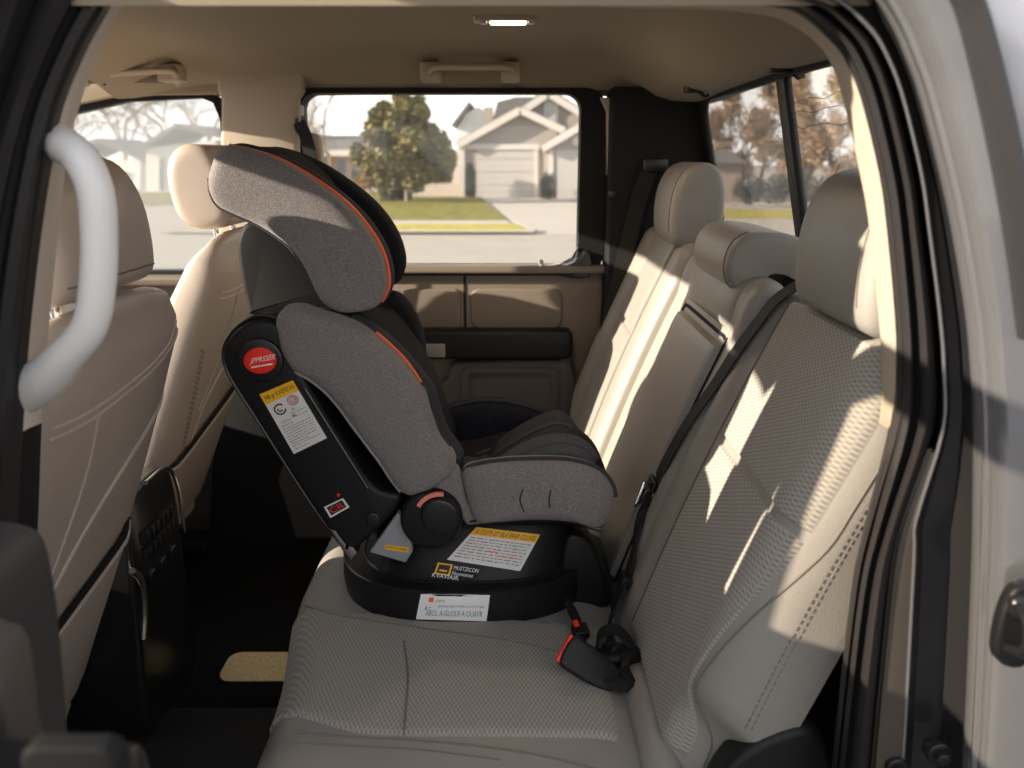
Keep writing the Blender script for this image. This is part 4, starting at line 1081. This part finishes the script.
mk('inner_lip', band_mesh([R(bS, .89), R(lob(bS, bM, .3), .87), R(lob(bS, bM, .7), .868), R(bM, .885)], .02), RUB, s2_)
mk('outer_lip', band_mesh([R(bM, .885), R(lob(bM, bO, .2), .855), R(lob(bM, bO, .6), .845), R(bO, .86)], .02), RUB, s2_)
st_('trim_8', band_mesh([R(bO, .86), R(lob(bO, bJ, .3), .83), R(bJ, .80)], .03), PAINTD)
# B pillar grab handle
ph = thing('pillar_grab_handle', atY(40, 260, .92), 'pale curved grab handle on the near front pillar', 'grab handle')
pp = cr([atY(u, v, y) for u, v, y in ((30, 126, .97), (56, 141, .915), (80, 158, .88), (95, 190, .87), (99, 230, .868), (98, 280, .868), (90, 325, .872), (66, 356, .885), (36, 384, .92), (-30, 412, .98))], 5)
rr = [  .023 - .005 * sm(0, .2, i / (len(pp) - 1)) + .012 * sm(.72, 1, i / (len(pp) - 1)) for i in range(len(pp))]
mk('grip', tube(pp, rr, 14), HANDL, ph)

# open near door, hinged at the B pillar, seen edge-on at lower left
od = thing('truck_door', (-.5, .5, .6), 'open near door with dark trim at the lower left of the opening', 'door')
o1 = [p.xy for p in cr([(*a, 0) for a in xz([(-60, 516), (0, 518), (32, 524), (48, 540), (57, 580), (64, 640), (72, 745), (76, 800), (-60, 800)], .71)], 3, True)]
gO = prism(o1, .56, .72, .022, MY, 4); mk('door_trim', gO, mat('dark_door_trim', (.035, .033, .034), .5, bump=.15, bscale=600), od)
mk('trim_insert', prism([p.xy for p in cr([(*a, 0) for a in xz([(-60, 650), (-20, 650), (0, 665), (10, 735), (14, 800), (-60, 800)], .56)], 2, True)], .5575, .60, .002), mat('brown_insert', (.07, .057, .05), .6), od)
mk('door_armrest', prism([p.xy for p in cr([(*a, 0) for a in xz([(-60, 737), (60, 738), (125, 738), (146, 746), (154, 775), (158, 840), (-60, 840)], .515)], 3, True)], .42, .52, .014, MY, 4), BLKG, od)
mk('pull_cup', prism(rr_px(28, 747, 118, 800, .01, .416), .414, .43, .003), BLKM, od)
g = prism([(-.66, .50), (-.56, .50), (-.53, 1.2), (-.55, 1.46), (-.64, 1.46)], -.20, .838, .012, MY, 3); mk('door_shell', g, PAINT, od)
fo = [(-.20, 1.46), (.79, 1.46), (.80, 1.82), (.74, 1.87), (.0, 1.85), (-.14, 1.78)]; fi = [(-.14, 1.465), (.73, 1.465), (.74, 1.78), (.70, 1.82), (.02, 1.80), (-.09, 1.75)]
mk('window_frame', ringframe(fo, fi, -.62, -.57, MX), BLKM, od); mk('window_glass', prism(fo, -.60, -.596, 0, MX), GL_PRIV, od, label='dark tinted window')

# ================================================================== OUTDOORS
def ground_poly(name, pts, z, m, kind='structure', th=.03):
    return mk(name, prism(pts, z - th, z, 0, MZ), m, kind=kind)
CONC = mat('pale_concrete', (.41, .365, .31), .9, noise_amt=.08, nscale=1.2)
ASPH = mat('street_asphalt', (.34, .30, .25), .9, noise_amt=.08, nscale=.9)
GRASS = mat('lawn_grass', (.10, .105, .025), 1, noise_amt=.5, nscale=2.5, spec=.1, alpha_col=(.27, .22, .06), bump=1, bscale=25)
GRASY = mat('yellow_grass', (.26, .24, .04), 1, noise_amt=.4, nscale=4, spec=.1, alpha_col=(.50, .40, .09), bump=1, bscale=25)  # yellower grass for the verge and the field
SIDING = mat('beige_siding', (.33, .29, .255), .8, noise_amt=.03, nscale=3)
TRIMW = mat('white_house_trim', (.58, .54, .50), .6)
GDOOR = mat('garage_door_paint', (.46, .425, .40), .6)
ROOF = mat('grey_shingles', (.14, .128, .12), .9, noise_amt=.25, nscale=9)
FENCE = mat('pale_fence', (.48, .42, .36), .8, noise_amt=.1, nscale=6)
WALLT = mat('tan_house_wall', (.42, .31, .21), .8)
WALLP = mat('pale_house_wall', (.72, .69, .65), .8)
WINP = mat('dark_window_pane', (.12, .13, .15), .2)
LEAFG = mat('olive_leaves', (.07, .075, .025), .8, noise_amt=.6, nscale=1.6, alpha_col=(.27, .21, .07))
LEAFD = mat('dark_leaves', (.014, .022, .012), .8, noise_amt=.5, nscale=4, alpha_col=(.04, .055, .025))
LEAFB = mat('brown_leaves', (.19, .12, .06), .85, noise_amt=.5, nscale=.9, alpha_col=(.46, .32, .18))
BARK = mat('pale_bark', (.22, .165, .12), .9, noise_amt=.2, nscale=8)

ground_poly('ground', [(-120, -40), (120, -40), (120, 160), (-120, 160)], 0, ASPH)
ground_poly('unseen_dark_slab', [(-40, -40), (40, -40), (40, 7), (-40, 7)], .012, mat('dark_slab', (.045, .044, .045), .9, noise_amt=.2, nscale=3))  # unseen dark slab, added to darken paint reflections and cut bounce into the cab
ground_poly('driveway', [(-1.3, 36.6), (-.75, 33), (.0, 23.5), (.35, 21.8), (.55, 19.6), (14, 19.6), (14, 36.6)], .012, CONC)
ground_poly('sidewalk', [(-8, 22.0), (.0, 22.0), (-.15, 23.4), (-8, 23.4)], .04, CONC)
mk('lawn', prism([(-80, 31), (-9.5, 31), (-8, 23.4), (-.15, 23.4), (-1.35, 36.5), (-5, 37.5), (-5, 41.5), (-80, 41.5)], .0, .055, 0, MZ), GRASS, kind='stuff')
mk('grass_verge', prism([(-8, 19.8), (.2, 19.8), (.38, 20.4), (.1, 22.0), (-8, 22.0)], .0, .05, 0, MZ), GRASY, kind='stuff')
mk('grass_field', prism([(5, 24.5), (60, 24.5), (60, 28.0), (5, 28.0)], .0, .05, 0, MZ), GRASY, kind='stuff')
ground_poly('curb', [(-8, 19.5), (.5, 19.5), (.6, 20.3), (.4, 20.45), (.25, 19.8), (-8, 19.8)], .09, CONC)

YG = 36.7
def X(u, v, Y): return xz([(u, v)], Y)[0]
def wallp(px, Y, d): return prism(xz(px, Y), Y, Y + d, 0)
house = thing('house', (0, YG, 0), 'beige gabled house with white garage doors across the street', 'house')
mk('garage_wall', wallp([(461, 200), (461, 146), (520, 112), (557, 132), (557, 200)], YG, 6), SIDING, house)
def raked(px, Y, w, proud, m, nm, par):
    g = G()
    for a, b in zip(px, px[1:]):
        A, B = atY(*a, Y), atY(*b, Y); d = (B - A).normalized(); n = V((-d.z, 0, d.x)) * w / 2
        ol = [(A - n).xz, (B - n).xz, (B + n).xz, (A + n).xz]; prism([tuple(p) for p in ol], Y - proud, Y + .1, 0, g=g)
    return mk(nm, g, m, par)
raked([(458, 145), (520, 110.5), (564, 131)], YG, .28, .35, TRIMW, 'gable_fascia', house)
raked([(459, 146.5), (540, 147)], YG, .22, .12, TRIMW, 'horizontal_trim', house)
raked([(462, 147), (462, 200)], YG, .22, .1, TRIMW, 'corner_board', house); raked([(536, 148), (536, 200)], YG, .16, .1, TRIMW, 'corner_board', house)
gd = mk('garage_door', wallp([(477, 199), (477, 149.5), (534, 149.5), (534, 199)], YG - .06, .1), GDOOR, house)
g = G()
for k in range(1, 4): a = atY(477, 0, YG); z = 2.13 * k / 4; box(atY(477, 190, YG).x, YG - .075, z, atY(534, 190, YG).x, YG - .05, z + .02, .002, g)
mk('panel_joint', g, SIDING, gd)
def roof_slab(a, b, Y0, Y1, th, par, nm='roof'):
    A, B = atY(*a, Y0), atY(*b, Y0); g = G(); n = V((-(B - A).z, 0, (B - A).x)).normalized() * th
    if n.z < 0: n = -n
    prism([(A.x, A.z), (B.x, B.z), (B.x + n.x, B.z + n.z), (A.x + n.x, A.z + n.z)], Y0 - .3, Y1, 0, g=g); return mk(nm, g, ROOF, par)
roof_slab((457, 145), (520, 110), YG, YG + 8, .15, house); roof_slab((520, 110), (565, 131.5), YG, YG + 5, .15, house)
# upper storey behind
YU = 39.5
mk('upper_wall', wallp([(500, 160), (500, 128), (548, 95), (600, 126), (600, 160)], YU, 6), SIDING, house)
raked([(494, 131), (548, 94), (604, 128)], YU, .3, .35, TRIMW, 'gable_fascia', house)
roof_slab((490, 134), (548, 93), YU, YU + 8, .2, house); roof_slab((548, 93), (606, 130), YU, YU + 8, .2, house)
mk('main_roof', prism([(X(490, 128, YU)[0], X(490, 128, YU)[1]), (X(497, 101, YU)[0], X(497, 101, YU)[1]), (X(516, 96, YU)[0], X(516, 96, YU)[1]), (X(545, 96, YU)[0], X(545, 96, YU)[1]), (X(545, 128, YU)[0], X(545, 128, YU)[1])], YU + .6, YU + 8, 0), ROOF, house)
wn = mk('gable_window', wallp([(544, 125), (544, 103), (547, 98), (551, 97), (555, 98), (558, 103), (558, 125)], YU - .1, .15), TRIMW, house)
mk('window_pane', wallp([(546.5, 122), (546.5, 103), (551, 100), (555.5, 103), (555.5, 122)], YU - .13, .06), GDOOR, wn)
mk('chimney', prism(xz([(484, 150), (484, 107), (493, 107), (493, 150)], 42), 42, 43, 0), SIDING, house)
# second garage
Y2 = 36.0
mk('garage_wall', wallp([(545, 202), (545, 147.5), (610, 110), (675, 147.5), (675, 202)], Y2, 6), SIDING, house)
raked([(542, 149), (610, 109), (678, 149)], Y2, .28, .35, TRIMW, 'gable_fascia', house)
roof_slab((541, 149), (610, 108.5), Y2, Y2 + 7, .15, house); roof_slab((610, 108.5), (680, 149), Y2, Y2 + 7, .15, house)
mk('garage_door', wallp([(556, 200.5), (556, 150), (664, 150), (664, 200.5)], Y2 - .06, .1), GDOOR, house)
vv = X(576.5, 141, Y2); vt = mk('round_vent', disc(vv[0], vv[1], .19, Y2 - .08, Y2 + .02, .02, 20), TRIMW, house)
raked([(551, 150), (551, 201)], Y2, .2, .1, TRIMW, 'corner_board', house)
# pale upper neighbour behind chimney
nb = thing('house', (-3, 50, 0), 'pale two-storey house half hidden behind the garage roof', 'house')
mk('wall', wallp([(455, 160), (458, 126), (466, 113), (478, 107), (489, 112), (489, 160)], 50, 5), WALLP, nb)
roof_slab((454, 128), (472, 104), 50, 55, .2, nb)

fence = thing('wooden_fence', (-3, 38.3, 0), 'pale board fence between the tree and the garage', 'fence')
for k in range(13):
    u = 420 + 3.3 * k; p = X(u, 200, 38.3)[0]; h = 1.75
    mk('board', prism([(p, .0), (p + .135, 0), (p + .135, h), (p + .067, h + .06), (p, h)], 38.3, 38.34, 0), FENCE, fence)
lh = thing('house', (-8, 46, 0), 'low tan house with dark roof behind the bare tree', 'house')
mk('wall', wallp([(300, 200), (300, 152), (366, 152), (366, 200)], 46, 6), WALLT, lh)
g = G(); A = atY(290, 152, 46); B = atY(372, 152, 46); C_ = atY(366, 134, 46); D_ = atY(290, 134, 46)
g.add([A + V((0, -.4, 0)), B + V((0, -.4, 0)), C_ + V((0, 3, 0)), D_ + V((0, 3, 0)), A + V((0, 6.4, 0)), B + V((0, 6.4, 0))], [(0, 1, 2, 3), (3, 2, 5, 4), (0, 3, 4), (1, 5, 2), (0, 4, 5, 1)]); mk('roof', g, ROOF, lh, sharp=10)
raked([(290, 153), (372, 153)], 46, .3, .45, TRIMW, 'fascia', lh)
for u in (338, 352): mk('window', wallp([(u, 178), (u, 160), (u + 7, 160), (u + 7, 178)], 45.95, .1), WINP, lh)
w2 = mk('side_wall', wallp([(366, 200), (366, 168), (395, 168), (395, 200)], 44, 3), WALLP, lh)

def leaves(g, c, r, n, s, rnd, squash=(1, 1, 1)):
    for _ in range(n):
        d = V((rnd.gauss(0, 1), rnd.gauss(0, 1), rnd.gauss(0, 1))).normalized() * r * rnd.random() ** .45
        p = V(c) + V((d.x * squash[0], d.y * squash[1], d.z * squash[2])); a = V((rnd.gauss(0, 1), rnd.gauss(0, 1), rnd.gauss(0, 1))).normalized(); b = a.orthogonal().normalized()
        k = s * rnd.uniform(.6, 1.3); a *= k; b *= k * .6
        g.add([p - a, p + b, p + a, p - b], [(0, 1, 2, 3)])
def branch(g, p, d, L, r, depth, rnd, tips):
    pts = [p]; q = p.copy(); dd = d.copy()
    for i in range(4):
        dd = (dd + V((rnd.gauss(0, .16), rnd.gauss(0, .16), rnd.gauss(0, .1)))).normalized(); q = q + dd * L / 4; pts.append(q.copy())
    tube(pts, [r * (1 - .13 * i) for i in range(5)], 5, g=g); tips.append(q)
    if depth > 0:
        for k in range(rnd.choice((3, 4))):
            b = pts[rnd.choice((2, 3, 4))]; nd = (dd + V((rnd.gauss(0, .65), rnd.gauss(0, .65), rnd.gauss(.15, .4)))).normalized()
            branch(g, b, nd, L * rnd.uniform(.55, .8), r * .55, depth - 1, rnd, tips)
def tree(name, px, base_z, Y, h, label, kind, seed, spread=.45, grp=None, clusters=None, lm=LEAFG, ls=.09, nl=70, bare=False, depth=3):
    rnd = random.Random(seed); p = atY(px, 190, Y); root = thing(name, (p.x, Y, base_z), label, 'tree', grp)
    g = G(); tips = []; branch(g, V((p.x, Y, base_z)), V((0, 0, 1)), h * .42, h * .022, depth, rnd, tips); mk('trunk', g, BARK, root)
    if not bare:
        g = G()
        if clusters:
            for (dx, dz, r) in clusters:
                for _ in range(5):
                    leaves(g, (p.x + dx + rnd.gauss(0, r * .3), Y + rnd.gauss(0, r * .6), base_z + dz + rnd.gauss(0, r * .3)), r * .75, nl, ls, rnd)
        else:
            for t in tips: leaves(g, t, h * .09, nl, ls, rnd)
        mk('crown', g, lm, root)
    return root
# main evergreen
s_ = 32.5 / 850
cl = [((u - 406) * s_, (196 - v) * s_, r * s_) for u, v, r in ((406, 108, 11), (398, 118, 13), (416, 120, 13), (392, 132, 15), (408, 134, 17), (424, 134, 14), (384, 148, 16), (404, 150, 19), (424, 150, 17), (438, 154, 12), (376, 162, 13), (394, 165, 17), (414, 166, 18), (434, 168, 13), (398, 174, 9), (420, 173, 10), (446, 166, 8), (406, 98, 9), (388, 114, 12), (420, 110, 12), (378, 130, 13), (436, 138, 13), (446, 152, 10), (366, 152, 10))]
tree('evergreen_tree', 406, .056, 32.5, 3.9, 'full olive green tree on the lawn across the street', 'g', 4, clusters=cl, nl=230, ls=.09)
cl = [((u - 385) * s_, (196 - v) * s_, r * s_) for u, v, r in ((366, 150, 9), (372, 160, 10), (370, 172, 10), (378, 180, 9), (366, 178, 8))]
tree('shrub_tree', 375, .056, 34, 2.0, 'golden leafy shrub at the left foot of the olive tree', 'g', 5, clusters=[(dx * .9 + .3, dz, r) for dx, dz, r in cl], lm=mat('golden_leaves', (.30, .20, .06), .8, noise_amt=.4, nscale=2), nl=60, ls=.07)
def bush(u, v, Y, w, h, label, seed, topiary=False):
    rnd = random.Random(seed); p = atZ(u, v, .05) if False else atY(u, v, Y); root = thing('bush', (p.x, Y, .05), label, 'bush', 'bushes by the house')
    g = G(); n = 8
    for k in range(n):
        z = .1 + h * (k + .5) / n; rr_ = w * (.6 + .4 * math.sin(math.pi * (.2 + .75 * k / n)))
        leaves(g, (p.x, Y, z), rr_ / 2, 190, .045, rnd, (1, 1, .9))
    mk('foliage', g, LEAFD, root); mk('stem', tube([(p.x, Y, .0), (p.x, Y, h * .6)], .04, 6), BARK, root)
bush(389, 192, 33.5, .9, .75, 'dark round bush beneath the olive tree', 1); bush(404, 192, 34.2, .8, .65, 'dark bush right beside the trunk of the olive tree', 2)
bush(471, 198, 36.0, .5, 1.25, 'slim upright topiary bush beside the left garage door', 3); bush(547.5, 198, 35.3, .75, .8, 'round dark bush between the two garage doors', 4)
# bare trees left
tree('bare_tree', 338, .05, 44, 5.4, 'leafless pale tree behind the low tan house', 'b', 11, bare=True, depth=5, grp='bare trees')
tree('bare_tree', 312, .05, 48, 5.8, 'leafless tree at the far left edge of the rear side window', 'b', 12, bare=True, depth=5, grp='bare trees')
# left window: pale houses and bare trees
wh = thing('house', (-18, 42, 0), 'white house seen through the far front window', 'house')
mk('wall', wallp([(146, 196), (146, 148), (215, 140), (235, 196)], 42, 5), WALLP, wh)
roof_slab((140, 151), (180, 128), 42, 47, .2, wh); roof_slab((180, 128), (238, 142), 42, 47, .2, wh)
mk('door', wallp([(159, 190), (159, 158), (163, 158), (163, 190)], 41.94, .08), WINP, wh); mk('window', wallp([(170, 178), (170, 164), (175, 164), (175, 178)], 41.94, .08), WINP, wh)
wh2 = thing('house', (-25, 48, 0), 'pale low house farther left in the far front window', 'house')
mk('wall', wallp([(60, 196), (60, 160), (140, 160), (140, 196)], 48, 5), WALLP, wh2); roof_slab((55, 162), (100, 142), 48, 53, .2, wh2); roof_slab((100, 142), (145, 162), 48, 53, .2, wh2)
for u in (118, 124): mk('window', wallp([(u, 182), (u, 172), (u + 5, 172), (u + 5, 182)], 47.94, .08), WINP, wh2)
for k, (u, Y, h) in enumerate(((85, 55, 8.5), (125, 60, 9.5), (165, 58, 8.5), (205, 62, 9), (245, 60, 7.5))):
    tree('bare_tree', u, .0, Y, h, ('leafless tree behind the pale low house', 'tall leafless tree between the two pale houses', 'leafless tree behind the white house ridge', 'leafless tree over the white house right end', 'leafless tree hidden by the door pillar')[k], 'b', 20 + k, bare=True, depth=4, grp='bare trees')
# behind the rear window
TB = [(708, 40, 3.6), (735, 39.5, 4.8), (760, 42, 5.4), (800, 34, 4.9), (838, 31, 4.5), (785, 48, 5.6), (870, 38, 4.4), (905, 36, 4.6)]
TL = ['brown leafy tree at the left edge of the rear window', 'brown leafy tree over the shed behind the truck', 'tall brown tree left of the rear window divider', 'brown tree just right of the rear window divider', 'brown tree above the near headrest', 'tallest brown tree behind the rear window divider', 'brown tree at the right side of the rear window', 'brown tree behind the near headrest and pillar']
for k, (u, Y, h) in enumerate(TB):
    rnd_ = random.Random(70 + k)
    tree('brown_tree', u, 0, Y, h, TL[k], 't', 40 + k, lm=LEAFB, ls=.085, nl=90, depth=4, clusters=[(rnd_.uniform(-1.1, 1.1) * (1 - .5 * (z / h)), z, .55) for z in [h * (.22 + .72 * i / 8) for i in range(9)]], grp='brown trees behind the truck')
shed = thing('shed', (9.5, 33, 0), 'small grey shed behind the truck', 'shed')
mk('wall', wallp([(700, 205), (700, 162), (742, 162), (742, 205)], 33, 3), mat('shed_wall', (.36, .29, .25), .8), shed)
g = G(); A = atY(696, 163, 33); B = atY(746, 163, 33); g.add([A + V((0, -.3, 0)), B + V((0, -.3, 0)), B + V((-.3, 1.5, .5)), A + V((.3, 1.5, .5)), A + V((0, 3.3, 0)), B + V((0, 3.3, 0))], [(0, 1, 2, 3), (3, 2, 5, 4), (0, 3, 4), (1, 5, 2), (0, 4, 5, 1)]); mk('roof', g, ROOF, shed, sharp=10)
rnd = random.Random(9)
for k in range(5):
    u = 748 + 28 * k; p = atY(u, 196, 30); root = thing('bush', (p.x, 30, 0), ('dark hedge bush beside the grey shed', 'dark hedge bush left of the rear window divider', 'dark hedge bush behind the rear window divider', 'dark hedge bush right of the rear window divider', 'dark hedge bush behind the near headrest')[k], 'bush', 'dark hedge bushes')
    g = G(); leaves(g, (p.x, 30, .62), .6, 700, .06, rnd, (1, .7, .9)); mk('foliage', g, LEAFD, root)

# ================================================================== LIGHT
el, az = math.radians(17.5), math.radians(-14)
d = V((math.cos(el) * math.cos(az), -math.cos(el) * math.sin(az), -math.sin(el)))
sl = bpy.data.lights.new('sun', 'SUN'); sl.energy = 11.5; sl.angle = .01; sl.color = (1, .88, .71)
so = bpy.data.objects.new('sun', sl); COL.objects.link(so); so.rotation_euler = d.to_track_quat('-Z', 'Y').to_euler(); so.location = (-3, 1, 5)
al = bpy.data.lights.new('dome_lamp', 'AREA'); al.energy = 1.5; al.size = .07; al.color = (1, .75, .48)
ao = bpy.data.objects.new('dome_lamp', al); COL.objects.link(ao); ao.location = (pc_.x, pc_.y, zc - .02)
w = bpy.data.worlds.new('world'); sc.world = w; w.use_nodes = True; nt = w.node_tree
bg_ = nt.nodes['Background']; tc = nt.nodes.new('ShaderNodeTexCoord'); sp = nt.nodes.new('ShaderNodeSeparateXYZ'); rp = nt.nodes.new('ShaderNodeValToRGB')
nt.links.new(tc.outputs['Generated'], sp.inputs[0]); nt.links.new(sp.outputs[2], rp.inputs['Fac']); nt.links.new(rp.outputs['Color'], bg_.inputs['Color'])
e = rp.color_ramp.elements; e[0].position = 0; e[0].color = (1.75, 1.71, 1.66, 1); e[1].position = 1; e[1].color = (.62, .72, .90, 1)
n_ = e.new(.25); n_.color = (1.15, 1.14, 1.13, 1)
bg_.inputs['Strength'].default_value = 1.0
sc.view_settings.view_transform = 'Standard'; sc.view_settings.look = 'None'; sc.view_settings.gamma = 1; sc.view_settings.use_curve_mapping = False
sc.view_settings.exposure = .2
